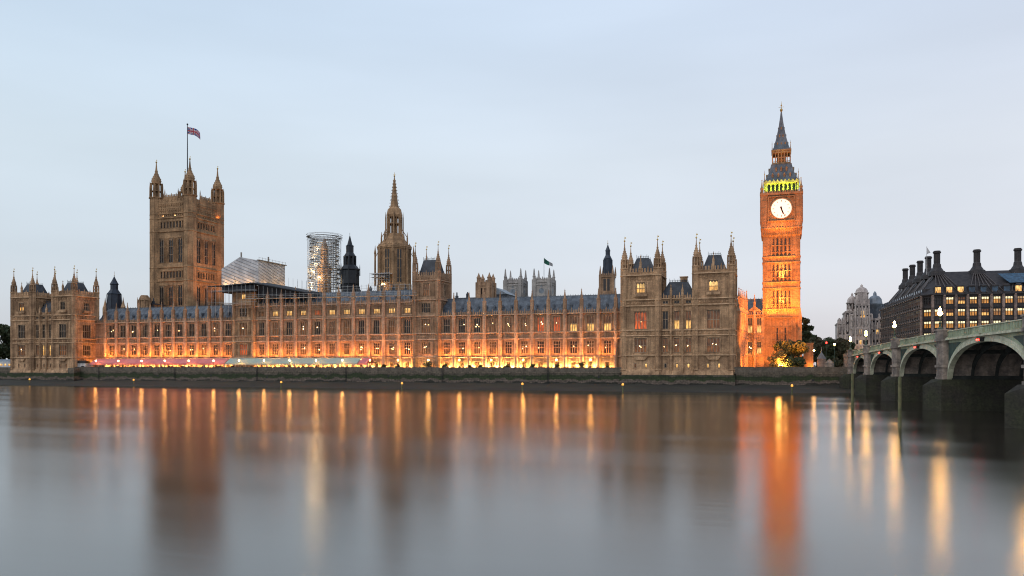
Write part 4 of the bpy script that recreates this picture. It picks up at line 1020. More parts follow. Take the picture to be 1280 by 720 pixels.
# ------------------------------------------------------------------ great square tower with flag
def great_tower():
    Y0 = 318; cx = at(217, Y0); s = 19.6 + 4.4
    zz = lambda y: zat(y, at(217, Y0), Y0)
    xl = at(197, Y0); xr = at(238, Y0); cxm = (xl + xr) / 2; w = (xr - xl) + 3.2
    rows = [(57.5, 69.5, 2.6, 2, 3, 1.6, (.33, .66)), (74.3, 77.6, 1.2, 1, 9, .4, ()), (50.0, 53.4, 1.2, 1, 9, .4, ()), (36.5, 46.5, 2.6, 2, 3, 1.4, (.4,)), (80.0, 80.9, .7, 1, 7, .2, ())]
    t = box_tower('great_square_tower', 'massive square stone tower with four domed corner turrets, flagpole and flag', cxm, Y0 - 2, w, w, 87.3, 107.6, 3.1, rows, M['stone_vt'], None, None,
                  bands=(35, 48.5, 55.2, 72.6, 79.2, 81.3), patterns={('f', 4): 'd*dd*dd', ('r', 4): '*dddddd'}, sides=('f', 'r'), zl_bands=((82.0, 84.0), (84.6, 86.4)), tm=M['stone_vt'], lantern=.46)
    z = lambda v: v - GZ; hw = w / 2
    # stepped parapet centre and iron roof pyramid
    for F in (frame(-hw, 0, 0), frame(hw, 0, R(90)), frame(-hw, w, R(-90)), frame(hw, w, R(180))):
        p = MB(); p.T = F; p.box(w / 2 - 4.2, w / 2 + 4.2, .1, .7, z(87.3), z(89.6)); crest(p, w / 2 - 4.2, w / 2 + 4.2, z(89.6), .9, 1.1, .3); p.lathe(w / 2 - 4, .4, [(.3, z(89)), (.25, z(92)), (.03, z(93.6))], 6); p.lathe(w / 2 + 4, .4, [(.3, z(89)), (.25, z(92)), (.03, z(93.6))], 6)
        p.build('raised_parapet', M['stone_vt'], t)
    ir = MB(); c0 = (0, hw)
    for a in range(8):
        an = a * math.pi / 4; ir.bar((c0[0] + 6.5 * math.cos(an), c0[1] + 6.5 * math.sin(an), z(87)), (c0[0] + .3 * math.cos(an), c0[1] + .3 * math.sin(an), z(97.5)), .22)
    ir.lathe(0, hw, [(1.4, z(95.5)), (1.4, z(96.3)), (.4, z(98.8))], 8); ir.build('flag_staging', M['gilt'], t)
    fp = MB(); fp.lathe(0, hw, [(.38, z(87)), (.30, z(100)), (.16, z(127.6))], 8); fp.ball((0, hw, z(128)), .45, 8, 6); fp.build('flagpole', M['iron'], t)
    # union flag, waving, with its crosses as coloured cells
    nx_, nz_ = 44, 22; Lf, Hf = 7.2, 3.5; v = []; f = []; mi = []
    for i in range(nx_ + 1):
        for j in range(nz_ + 1):
            u = i / nx_; q = j / nz_
            v.append((.2 + Lf * u * .82, hw + .55 * math.sin(u * 8 + q) * u + 1.5 * u, z(126.6) - Hf * (1 - q) - 2.6 * u * u - .35 * math.sin(u * 7) * u))
    for i in range(nx_):
        for j in range(nz_):
            a = i * (nz_ + 1) + j; f.append((a, a + nz_ + 1, a + nz_ + 2, a + 1))
            u = (i + .5) / nx_; q = (j + .5) / nz_; X = (u - .5) * 2; Z = (q - .5) * 2
            ax, az = abs(X) * 2, abs(Z)
            dgl = abs(abs(X) - abs(Z)) * .9
            if abs(X) < .09 or az < .16: m_ = 2
            elif abs(X) < .17 or az < .30: m_ = 1
            elif dgl < .08: m_ = 2
            elif dgl < .22: m_ = 1
            else: m_ = 0
            mi.append(m_)
    me = bpy.data.meshes.new('flag'); me.from_pydata(v, [], f)
    for m_ in (mat('flag_blue', (.03, .06, .30), .8, .05, 1), mat('flag_white', (.8, .78, .8), .8, .05, 1), mat('flag_red', (.6, .04, .07), .8, .05, 1)): me.materials.append(m_)
    me.polygons.foreach_set('material_index', mi); me.polygons.foreach_set('use_smooth', [True] * len(f))
    fo = link('flag', me, t); sm = fo.modifiers.new('thickness', 'SOLIDIFY'); sm.thickness = .04
    lamp(t, (hw + 16, 6, z(34)), 3200, (1, .36, .09), (6, 1), (-.5, .25, 1.3), spread=110)
    lamp(t, (-2, -8, z(33)), 900, SODIUM, (6, 1), (0, .3, 1), spread=120)
    for sx, sy in ((-hw + 3.4, .9), (hw + .9, w - 4)): lamp(t, (sx, sy - .4 if sy < 2 else sy, z(81.6)), 55, SODIUM, (.8, .5), (-.1, .15, 1))
great_tower()

# ------------------------------------------------------------------ central octagonal spire tower
def central_spire():
    Y0 = 325; X0 = at(493, Y0)
    t = thing('central_spire_tower', 'octagonal stone tower with a tall pointed spire behind the central range', 'tower', (X0, Y0, GZ))
    Z = lambda y: zat(y, X0, Y0) - GZ
    b = MB(); r = 7.7
    z_base = 24; b.lathe(0, 0, [(r, 0), (r, Z(356)), (r - .3, Z(355)), (r - .3, Z(311)), (r + .2, Z(310)), (r, Z(308)), (r * .8, Z(307))], 8)
    for i in range(8):
        a = i * math.pi / 4; F = Matrix.Rotation(a, 4, 'Z') @ frame(0, -(r - .3) * math.cos(math.pi / 8), 0); b.T = F
        hw_ = r * math.sin(math.pi / 8) - .6
        for k in range(5):
            x = -hw_ + 2 * hw_ * k / 4; b.box(x - .16, x + .16, -.25, .1, Z(357), Z(312))
        for zz in (349, 337, 325): b.box(-hw_, hw_, -.15, .1, Z(zz) - .15, Z(zz) + .15)
        b.box(-hw_ - .3, hw_ + .3, -.35, .1, Z(358), Z(356.5)); b.box(-hw_ - .4, hw_ + .4, -.4, .1, Z(312), Z(310.5))
        crest(b, -hw_, hw_, Z(309.5), .8, 1.0, -.1)
    b.T = Matrix.Identity(4); b.build('octagon', M['stone_vt'], t)
    g = MB()
    for i in range(8):
        g.T = Matrix.Rotation(i * math.pi / 4, 4, 'Z') @ frame(0, -(r - .3) * math.cos(math.pi / 8), 0); hw_ = r * math.sin(math.pi / 8) - .6
        for k in range(4):
            x = -hw_ + 2 * hw_ * (k + .5) / 4
            if k in (1, 2): g.box(x - .4, x + .4, -.05, -.02, Z(354), Z(314))
    g.build('tall_windows', M['glassdk'], t)
    p = MB()
    for i in range(8):
        a = math.pi / 8 + i * math.pi / 4; cx, cy = math.cos(a), math.sin(a)
        p.lathe(cx * (r + .9), cy * (r + .9), [(.45, Z(358)), (.4, Z(318)), (.55, Z(317)), (.3, Z(313)), (.05, Z(307))], 6)
        p.bar((cx * (r + .9), cy * (r + .9), Z(322)), (cx * r * .9, cy * r * .9, Z(314)), .2)
        p.lathe(cx * (r * .75), cy * (r * .75), [(.4, Z(310)), (.35, Z(298)), (.05, Z(290))], 6)
        p.lathe(cx * 3.9, cy * 3.9, [(.28, Z(296)), (.25, Z(273)), (.04, Z(265))], 6)
        p.bar((cx * 6, cy * 6, Z(298)), (cx * 3.2, cy * 3.2, Z(286)), .2)
    p.build('pinnacle_ring', M['stone_vt'], t)
    s = MB(); s.lathe(0, 0, [(r * .88, Z(308)), (r * .70, Z(302)), (4.2, Z(297)), (3.7, Z(293))], 8)
    s.lathe(0, 0, [(1.4, Z(295)), (1.4, Z(265))], 8)
    for i in range(8):
        a = math.pi / 8 + i * math.pi / 4; s.lathe(3.1 * math.cos(a), 3.1 * math.sin(a), [(.42, Z(294)), (.42, Z(268))], 4, a)
        a2 = i * math.pi / 4; s.lathe(2.95 * math.cos(a2), 2.95 * math.sin(a2), [(.16, Z(294)), (.16, Z(268))], 4, a2)
    for zz in (281, 294): s.lathe(0, 0, [(3.4, Z(zz)), (3.5, Z(zz) + .2), (3.4, Z(zz) + .5)], 8)
    s.lathe(0, 0, [(3.3, Z(272)), (3.6, Z(269)), (3.3, Z(266)), (3.0, Z(262)), (2.2, Z(259.5))], 8)
    s.build('lantern', M['stone_vt'], t)
    sp = MB(); sp.lathe(0, 0, [(2.35, Z(262)), (1.7, Z(256)), (1.25, Z(246)), (1.4, Z(245)), (1.1, Z(243)), (.5, Z(227)), (.15, Z(221))], 8)
    for i in range(8):
        a = math.pi / 8 + i * math.pi / 4
        for zz in range(227, 260, 4):
            rr = .45 + (zz - 225) * .05; sp.lathe(rr * math.cos(a), rr * math.sin(a), [(0, Z(zz)), (.2, Z(zz) + .3), (0, Z(zz) + .7)], 4, a)
    sp.build('spire', M['stone_vt'], t)
    v = MB(); v.ball((0, 0, Z(220)), .4, 8, 6); v.bar((0, 0, Z(221)), (0, 0, Z(215.5)), .09); v.bar((-.6, 0, Z(218)), (.6, 0, Z(218)), .07); v.build('finial', M['gold'], t)
central_spire()

# ------------------------------------------------------------------ smaller towers above the roofs
def dark_spire(label, px_, Y0, ytop, ybase, wpx, grp, pinn=False, stone=None):
    X0 = at(px_, Y0); t = thing('iron_clad_turret', label, 'tower', (X0, Y0, GZ), 0, grp); Z = lambda y: zat(y, X0, Y0) - GZ
    k = 1 / 1000 * (-X0 * math.sin(R(YAW)) + Y0 * math.cos(R(YAW))) ** 2 / Y0 / 1 * 1.0; k = (-X0 * math.sin(R(YAW)) + Y0 * math.cos(R(YAW))) ** 2 / Y0 / 1000
    rw = wpx / 2 * k; H = ybase - ytop; zy = lambda f: Z(ytop + H * f)
    b = MB(); b.lathe(0, 0, [(rw * .95, 0), (rw * .95, zy(.92)), (rw * 1.05, zy(.9)), (rw, zy(.66)), (rw * 1.12, zy(.645)), (rw * 1.12, zy(.63))], 8)
    for i in range(8):
        a = math.pi / 8 + i * math.pi / 4; b.lathe(rw * math.cos(a), rw * math.sin(a), [(.2, zy(1)), (.2, zy(.65))], 4, a)
        a2 = i * math.pi / 4; b.lathe(rw * .93 * math.cos(a2), rw * .93 * math.sin(a2), [(.12, zy(1)), (.12, zy(.65))], 4, a)
        b.lathe(rw * 1.12 * math.cos(a), rw * 1.12 * math.sin(a), [(.22, zy(.75)), (.18, zy(.62)), (.02, zy(.54))], 4, a)
    b.build('drum', M['iron'], t)
    l = MB(); l.lathe(0, 0, [(rw * 1.1, zy(.635)), (rw * .72, zy(.56)), (rw * .6, zy(.55))], 8); l.lathe(0, 0, [(rw * .28, zy(.56)), (rw * .28, zy(.38))], 8)
    for i in range(8):
        a = math.pi / 8 + i * math.pi / 4; l.lathe(rw * .6 * math.cos(a), rw * .6 * math.sin(a), [(rw * .13, zy(.57)), (rw * .13, zy(.39))], 4, a)
    l.lathe(0, 0, [(rw * .6, zy(.42)), (rw * .7, zy(.40)), (rw * .62, zy(.38)), (rw * .42, zy(.33)), (rw * .42, zy(.22)), (rw * .48, zy(.21)), (rw * .30, zy(.19)), (rw * .15, zy(.10)), (rw * .05, zy(.03))], 8)
    l.bar((0, 0, zy(.05)), (0, 0, zy(-.03)), .08)
    l.build('spire', M['iron'], t)
    return t
dark_spire('black iron lantern spire beside the scaffolded turret', 437.3, 315, 293, 362, 19.5, None)
def black_capped(label, px_, Y0, ytop, ybot, ystone, wcap, wst):
    X0 = at(px_, Y0); t = thing('ventilation_tower', label, 'tower', (X0, Y0, GZ)); Z = lambda y: zat(y, X0, Y0) - GZ
    k = (-X0 * math.sin(R(YAW)) + Y0 * math.cos(R(YAW))) ** 2 / Y0 / 1000
    hs = wst / 2 * k * .92; rc = wcap / 2 * k
    b = MB(); q2 = 1.4142
    if ystone:
        b.box(-hs, hs, -hs, hs, 0, Z(ybot) - .2); b.box(-hs - .25, hs + .25, -hs - .25, hs + .25, Z(ybot) - 1.0, Z(ybot) - .5)
        for sx in (-1, 1):
            b.box(sx * hs - .5, sx * hs + .5, -hs - .3, -hs + .5, 0, Z(ybot)); b.lathe(sx * hs, -hs, [(.5, Z(ybot) - .3), (.5, Z(ybot) + .8), (.08, Z(ybot) + 3.4)], 4)
            b.lathe(sx * hs, hs, [(.5, Z(ybot) - .3), (.5, Z(ybot) + .8), (.08, Z(ybot) + 3.4)], 4)
        for x in (-.28 * hs, .28 * hs): pass
        crest(b, -hs, hs, Z(ybot) - .4, .7, .8, -hs)
        b.build('stone_stage', M['stone'], t)
        g = MB()
        for x in (-.3 * hs, .3 * hs):
            g.box(x - .2 * hs, x + .2 * hs, -hs - .03, -hs + .02, Z(364), Z(ybot + 5.5)); 
        for y_ in (-.3 * hs, .3 * hs): g.box(hs - .02, hs + .03, y_ - .2 * hs, y_ + .2 * hs, Z(364), Z(ybot + 5.5))
        g.build('louvres', M['glassdk'], t)
    else:
        b.box(-hs, hs, -hs, hs, 0, Z(ybot)); b.build('stone_stage', M['stone_dk'], t)
    c = MB(); y = lambda f: Z(ytop + (ybot - ytop) * f)
    c.lathe(0, 0, [(rc * 1.05, y(1)), (rc, y(.96)), (rc * .86, y(.50)), (rc * .95, y(.48)), (rc * .8, y(.45)), (rc * .5, y(.36)), (rc * .5, y(.24)), (rc * .58, y(.22)), (rc * .4, y(.16)), (rc * .15, y(.06)), (.05, y(0))], 8)
    for i in range(8):
        a = math.pi / 8 + i * math.pi / 4; c.lathe(rc * .95 * math.cos(a), rc * .95 * math.sin(a), [(.16, y(1)), (.14, y(.5))], 4, a)
    c.build('iron_cap', M['iron2'], t)
    v = MB(); v.bar((0, 0, y(.02)), (0, 0, y(-.12)), .07); v.ball((0, 0, y(-.02)), .22, 6, 4); v.build('finial', M['gold'], t)
    return t
M['iron2'] = mat('blue_black_iron', (.022, .034, .055), .5, .2, .8, (.015, .022, .035), .1)
black_capped('stone tower with a tapering black iron cap left of the twin towered pavilion', 759.8, 300, 305, 344, True, 11.5, 17)
a_ = black_capped('tapering dark iron ventilation turret behind the leftmost range roof', 142.8, 300, 345, 392, False, 15, 15)
for px_ in (131.5, 154):
    b = MB(); b.box(-.8, .8, -.8, .8, 0, 29); b.lathe(0, 0, [(1.0, 29), (1.15, 29.4), (.8, 30), (.25, 32.5), (.05, 34)], 8)
    o = b.build('stone_pinnacle', M['stone_dk']); o.location = (at(px_, 297), 297, GZ)
    tag(o, 'tall stone pinnacle %s of the tapering iron turret at the left' % ('left' if px_ < 140 else 'right'), 'pinnacle')

def square_church_tower(name, label, px_, Y0, wpx, ypar, ytip, m, grp, rose=True, flag=False):
    X0 = at(px_, Y0); k = (-X0 * math.sin(R(YAW)) + Y0 * math.cos(R(YAW))) ** 2 / Y0 / 1000
    t = thing(name, label, 'church tower' if rose else 'tower', (X0, Y0, GZ), 0, grp); Z = lambda y: zat(y, X0, Y0) - GZ; hw = wpx / 2 * k * .9
    b = MB(); b.box(-hw, hw, -hw, hw, 0, Z(ypar))
    for y_ in (ypar + 3.5, ypar + 6.5): b.box(-hw - .35, hw + .35, -hw - .35, hw + .35, Z(y_) - .3, Z(y_) + .3)
    for k4 in range(4):
        b.T = Matrix.Rotation(R(90) * k4, 4, 'Z')
        for sx in (-1, 1): b.box(sx * (hw - .9) - .9, sx * (hw - .9) + .9 - .01 * sx, -hw - .6, -hw + .2, 0, Z(ypar))
        b.box(-.5, .5, -hw - .25, -hw + .1, 0, Z(ypar + 7)) if not rose else None
        crest(b, -hw, hw, Z(ypar), 1.2, .8, -hw)
        ribs(b, -hw + 2, hw - 2, 0, 1, 1)
    b.T = Matrix.Identity(4); b.build('wall', m, t)
    g = MB()
    for k4 in range(4):
        g.T = Matrix.Rotation(R(90) * k4, 4, 'Z')
        if rose:
            zc = Z(ypar + 14.5); rr = 1.5; n = 16
            g.prism([(rr * math.cos(2*math.pi*i/n), zc + rr * math.sin(2*math.pi*i/n)) for i in range(n)], -hw - .06, -hw + .05)
            g.prism([(-.8, Z(ypar + 9.5)), (.8, Z(ypar + 9.5)), (0, Z(ypar + 7.5))], -hw - .05, -hw + .05)
        else:
            for x in (-hw * .36, hw * .36): g.box(x - hw * .24, x + hw * .24, -hw - .05, -hw + .05, Z(ypar + 15), Z(ypar + 7))
    g.build('openings', M['lead'] if rose else M['glassdk'], t)
    p = MB(); p.lathe(0, 0, [(.8, 0), (.8, 1.6), (1.0, 1.8), (.65, 2.3), (.32, Z(ytip) - Z(ypar) - .8), (.08, Z(ytip) - Z(ypar))], 8)
    pm = p.mesh('pinnacle', m)
    for sx in (-1, 1):
        for sy in (-1, 1): link('pinnacle', pm, t, (sx * (hw - .6), sy * (hw - .6), Z(ypar)))
    return t, Z, hw
square_church_tower('abbey_tower', 'pale church tower with four pinnacles and no flag', 644.5, 430, 24, 351, 336.5, M['abbey'], 'twin church towers')
t_, Z_, hw_ = square_church_tower('abbey_tower', 'pale church tower with four pinnacles flying a green flag', 680, 430, 24, 350, 336, M['abbey'], 'twin church towers', flag=True)
b = MB(); b.lathe(0, 0, [(.2, Z_(352)), (.1, Z_(322))], 6); b.build('flagpole', M['white'], t_)
v = []; f = []
for i in range(13):
    for j in range(6):
        u = i / 12; v.append((.1 + 5.0 * u, .5 * math.sin(u * 6), Z_(322.5) - 1.2 * u * 3.0 - 2.9 * (1 - j / 5) * (1 - .45 * u) - .2 * math.sin(5 * u)))
for i in range(12):
    for j in range(5): a = i * 6 + j; f.append((a, a + 6, a + 7, a + 1))
me = bpy.data.meshes.new('flag'); me.from_pydata(v, [], f); me.materials.append(mat('flag_green', (.01, .14, .09), .8, .05, 1)); me.materials.append(mat('flag_pale', (.55, .56, .58), .8, .05, 1))
me.polygons.foreach_set('material_index', [0 if k // 5 < 7 else 1 for k in range(60)])
fo = link('flag', me, t_); sm_ = fo.modifiers.new('thickness', 'SOLIDIFY'); sm_.thickness = .05
square_church_tower('stone_stair_tower', 'small golden stone tower with four tall pinnacles left of the pale church towers', 607.5, 300, 18.5, 353.5, 341.5, M['stone'], None, rose=False)
def gable_roof(name, label, px0, px1, Y0, y_eave, y_ridge, m, wallm, dpt=14, cat='building', ridge_t=.5):
    xa, xb = at(px0, Y0), at(px1, Y0); X = (xa + xb) / 2; t = thing(name, label, cat, (X, Y0, GZ)); Z = lambda y: zat(y, X, Y0) - GZ; hw = (xb - xa) / 2
    b = MB(); b.box(-hw, hw, 0, dpt, 0, Z(y_eave)); b.build('wall', wallm, t)
    xr = -hw + 2 * hw * ridge_t
    r = MB(); r.prism([(-hw - .4, Z(y_eave)), (hw + .4, Z(y_eave)), (xr, Z(y_ridge))], -.4, dpt); r.build('roof', m, t); return t
gable_roof('lead_gable', 'pale lead gabled roof between the golden tower and the church towers', 617.5, 634, 330, 368, 359, M['lead'], M['slate_dk'], ridge_t=.12)
# clutter behind the left range: chimney stacks and plant
def roof_block(name, label, px0, px1, Y0, ytop, m, bits):
    xa, xb = at(px0, Y0), at(px1, Y0); X = (xa + xb) / 2; hw = (xb - xa) / 2; Z = lambda y: zat(y, X, Y0) - GZ
    t = thing(name, label, 'building', (X, Y0, GZ)); b = MB(); b.box(-hw, hw, 0, 8, 0, Z(ytop + 3)); b.box(-hw - .4, hw + .4, -.4, 8.4, Z(ytop + 5), Z(ytop + 4))
    b.build('wall', m, t); c = MB()
    for k in range(bits):
        x = -hw * .8 + 1.6 * hw * k / max(1, bits - 1); c.box(x - .5, x + .5, 1, 2, Z(ytop + 3), Z(ytop) + (.8 if k % 2 else 0)); c.lathe(x, 1.5, [(.3, Z(ytop)), (.25, Z(ytop) + 1.4)], 6)
    c.build('chimneys', m, t)
def stone_block_left():
    Y0 = 300; X = at(174.5, Y0); Z = lambda y: zat(y, X, Y0) - GZ
    t = thing('rooftop_stair_turret', 'stubby octagonal stone turret left of the flag tower base', 'turret', (X, Y0, GZ))
    b = MB(); b.lathe(0, 3, [(2.9, 0), (2.9, Z(376)), (3.2, Z(375)), (2.7, Z(374)), (2.0, Z(370)), (1.6, Z(368.5))], 8)
    for i in range(8): a = i * math.pi / 4; b.lathe(2.9 * math.cos(a), 3 + 2.9 * math.sin(a), [(.25, 0), (.25, Z(376)), (.05, Z(371))], 4)
    b.build('drum', M['stone_dk'], t)
stone_block_left()
roof_block('rooftop_plant_house', 'low grey rooftop plant house at the foot of the flag tower', 179, 190, 305, 376, M['slate_dk'], 3)
roof_block('palace_inner_range', 'inner palace roofs seen above the central range', 440, 512, 300, 361, M['slate_dk'], 5)
roof_block('palace_rear_range', 'blue grey inner roof at the right of the central tower', 566, 600, 300, 369, M['slate_dk'], 3)

# ------------------------------------------------------------------ white wrapped temporary roof
def wrapped_roof():
    Y0 = 300; xa, xb = at(277, Y0), at(323, Y0); X = (xa + xb) / 2; Z = lambda y: zat(y, xb, Y0) - 28
    t = thing('wrapped_roof_tent', 'large white sheeted temporary roof enclosure beside the flag tower', 'temporary roof', (X, Y0, 28)); hw = (xb - xa) / 2
    n = 8; dp = 0
    while True:
        dp += .5
        p = 640 + 1000 * math.tan(math.atan2(xb, Y0 + dp) + R(YAW))
        if p > 356 or dp > 60: break
    b = MB(); zr = Z(320); ze = Z(330); zb = Z(359)
    poly = [(-hw, 0 + zb), (hw, zb), (hw, ze + 1.6), (0, zr), (-hw, ze - 1.4)]
    b.prism(poly, 0, dp)
    b.build('sheeting', M['sheet'], t)
    s = MB()
    for k in range(-5, 13):   # diagonal folds and frame lines showing through the sheeting
        x0_, z0_ = -hw, zb + 1.5 * k + 2; x1_, z1_ = hw, z0_ - 7.5
        pts = []
        for q in range(21):
            x = x0_ + (x1_ - x0_) * q / 20; zq = z0_ + (z1_ - z0_) * q / 20
            top = (ze - 1.4 + (zr - ze + 1.4) * (x + hw) / hw) if x < 0 else (zr + (ze + 1.6 - zr) * x / hw)
            if zb < zq < top - .2: pts.append((x, -.04, zq))
        if len(pts) > 1: s.bar(pts[0], pts[-1], .12)
        for q in range(1): 
            y0_ = 0; za = zb + 1.4 * k + 3.5; 
            zz0, zz1 = za, za - 6.0
            pp = [(hw + .04, dp * u / 12, zz0 + (zz1 - zz0) * u / 12) for u in range(13) if zb < zz0 + (zz1 - zz0) * u / 12 < ze + 1.4]
            if len(pp) > 1: s.bar(pp[0], pp[-1], .09)
    s.build('frame_lines', mat('grey_strap', (.25, .25, .27), .7, .1, 1), t)
    e = MB(); e.box(hw - .5, hw + .7, -.5, dp + .5, ze + 1.6, ze + 1.95)
    for q in range(9): e.bar((hw + .3, dp * q / 8, ze + 1.6), (hw + .3, dp * q / 8, ze + 3.2), .06)
    e.bar((hw + .3, 0, ze + 2.9), (hw + .3, dp, ze + 2.9), .05)
    for (x, y, z_) in ((0, 1, zr), (hw - .5, 8, ze + 2)): e.box(x - .25, x + .25, y - .25, y + .25, z_ - .2, z_ + 2.2)
    e.build('edge_rail', M['plank'], t)
    for x in (-hw * .75, -hw * .2, hw * .5): lamp(t, (x, -2.2, zb + .6), 150, WARM, (1, .4), (0, .6, 1))
    for y in (4, dp * .6, dp * .9): lamp(t, (hw + 2.2, y, zb + .6), 90, WARM, (1, .4), (-.6, 0, 1))
wrapped_roof()

# ------------------------------------------------------------------ scaffolded turret
def scaffold_tower():
    Y0 = 322; X0 = at(405.5, Y0); Z = lambda y: zat(y, X0, Y0) - GZ
    t = thing('scaffolded_turret', 'octagonal turret wrapped in lit scaffolding behind the central range', 'scaffolding', (X0, Y0, GZ))
    c = MB(); c.lathe(0, 0, [(3.2, 0), (3.2, Z(338)), (3.8, Z(337)), (2.4, Z(330)), (1.8, Z(328)), (1.8, Z(312)), (1.4, Z(306)), (.3, Z(298))], 8); c.build('turret_core', M['stone'], t)
    s = MB(); d = MB(); r = 7.3
    lev = [296.5, 301, 305.5, 310, 315, 320, 325.5, 331, 336.5, 342, 348, 354, 360]
    for li, y in enumerate(lev):
        d = MB()
        rr = r * (1.12 if y < 299 else .93 if y < 333 else 1.03); z_ = Z(y)
        n = 12
        for i in range(n):
            a0, a1 = 2 * math.pi * i / n, 2 * math.pi * (i + 1) / n
            for q in (rr, rr - 1.6):
                for dz in (0, 1.0):
                    s.bar((q * math.cos(a0), q * math.sin(a0), z_ + dz), (q * math.cos(a1), q * math.sin(a1), z_ + dz), .085)
            if (i + li) % 4 or y > 333:
                d.put([(q * math.cos(a), q * math.sin(a), z_ + dz) for dz in (-.06, .06) for (q, a) in ((rr, a0), (rr, a1), (rr - 1.5, a1), (rr - 1.5, a0))], [(0,1,2,3)[::-1], (4,5,6,7), (0,1,5,4), (1,2,6,5), (2,3,7,6), (3,0,4,7)])
            if li < len(lev) - 1:
                s.bar((rr * math.cos(a0), rr * math.sin(a0), z_), (rr * math.cos(a1), rr * math.sin(a1), Z(lev[li + 1])), .05); q_ = rr - 3.0
                s.bar((q_ * math.cos(a0), q_ * math.sin(a0), z_), (q_ * math.cos(a0), q_ * math.sin(a0), Z(lev[li + 1])), .05)
                s.bar((q_ * math.cos(a0), q_ * math.sin(a0), z_ + 1), (rr * math.cos(a0), rr * math.sin(a0), z_ + 1), .05)
        d.build('scaffold_deck', M['plank'], t)
    rb = random.Random(8)
    for i in range(190):
        a = rb.uniform(0, 6.283); q = rb.choice((r, r, r - 1.5, r - 3)); k_ = rb.randrange(len(lev) - 1); a2 = a + rb.choice((-.4, .4))
        s.bar((q * math.cos(a), q * math.sin(a), Z(lev[k_])), (q * math.cos(a2), q * math.sin(a2), Z(lev[k_ + 1])), .05)
    for i in range(24):
        a = 2 * math.pi * i / 24
        for q in (r * 1.03, r - 1.5): s.bar((q * math.cos(a), q * math.sin(a), Z(366)), (q * math.cos(a), q * math.sin(a), Z(295 + random.uniform(0, 3))), .055)
    s.build('scaffold_poles', M['steel'], t)
    for (a, y) in ((-2.6, 336), (-1.9, 341), (-1.4, 348), (-2.2, 354), (-1.7, 331), (-1.9, 322), (-1.6, 312), (-2.3, 360)):
        x_, y_, z_ = (r - .9) * math.cos(a), (r - .9) * math.sin(a), Z(y); f_ = MB(); f_.box(x_ - .55, x_ + .55, y_ - .15, y_ + .15, z_ - .22, z_ + .22)
        if y > 330 and y != 331: f_.build('work_lamp', M['chand'], t)
        point(t, (x_ * .93, y_ * .93, z_ - .6), 650, (1, .72, .42), .6)
scaffold_tower()
# scaffold platform beside the central spire
def spire_platform():
    Y0 = 316; X0 = at(477, Y0); Z = lambda y: zat(y, X0, Y0) - 32
    t = thing('scaffold_platform', 'small scaffold platform with a work lamp at the foot of the central spire', 'scaffolding', (X0, Y0, 32))
    d = MB(); d.box(-4.8, 4.8, -2, 2, Z(342.6), Z(342)); d.box(-4.4, 2.6, -2, 2, Z(347), Z(346.5)); d.build('scaffold_decks', M['sheet'], t)
    s = MB()
    for i in range(9):
        x = -4.8 + i * 1.2; s.bar((x, -2, 0), (x, -2, Z(341)), .05); s.bar((x, 2, 0), (x, 2, Z(340)), .05)
    for y in (345, 350, 354): s.bar((-4.8, -2, Z(y)), (4.8, -2, Z(y)), .05)
    s.build('scaffold_poles', M['steel'], t)
    l = MB(); l.box(1.2, 2.8, -2.3, -2.1, Z(356.6), Z(355.4)); l.build('work_lamp', M['chand'], t); point(t, (2, -3, Z(357)), 400, WARM, .3)
spire_platform()

# ------------------------------------------------------------------ terrace: lamps, marquees, shrubs
def lamp_post(x, y, z0, h, label, group, globe=.26, m='globe'):
    t = thing('terrace_lamp', label, 'street lamp', (x, y, z0), 0, group)
    if ('tl', h) not in _cache:
        p = MB(); p.lathe(0, 0, [(.25, 0), (.2, .3), (.08, .5), (.06, h - .3), (.14, h - .2)], 8); g = MB(); g.ball((0, 0, h), globe, 10, 8)
        _cache[('tl', h)] = (p.mesh('post', M['iron']), g.mesh('globe', M[m]))
    a, g = _cache[('tl', h)]; link('post', a, t); link('globe', g, t)
    point(t, (0, -.5, h), 60, SODIUM, .25); return t
TL = [120, 148, 177, 206, 236, 267, 299, 330, 362, 395, 428, 462.5, 497.5, 535.5, 574, 614, 654, 695.5, 738]
for i, p in enumerate(TL):
    where = ('before the rose marquee' if p < 270 else 'before the green marquee' if p < 455 else 'by the lit doorways')
    lamp_post(at(p, 254.4), 254.35, 6.9, 2.5, 'globe lamp %s from the left on the terrace parapet %s' % (['first','second','third','fourth','fifth','sixth','seventh','eighth','ninth','tenth','eleventh','twelfth','thirteenth','fourteenth','fifteenth','sixteenth','seventeenth','eighteenth','nineteenth'][i], where), 'terrace parapet lamps')

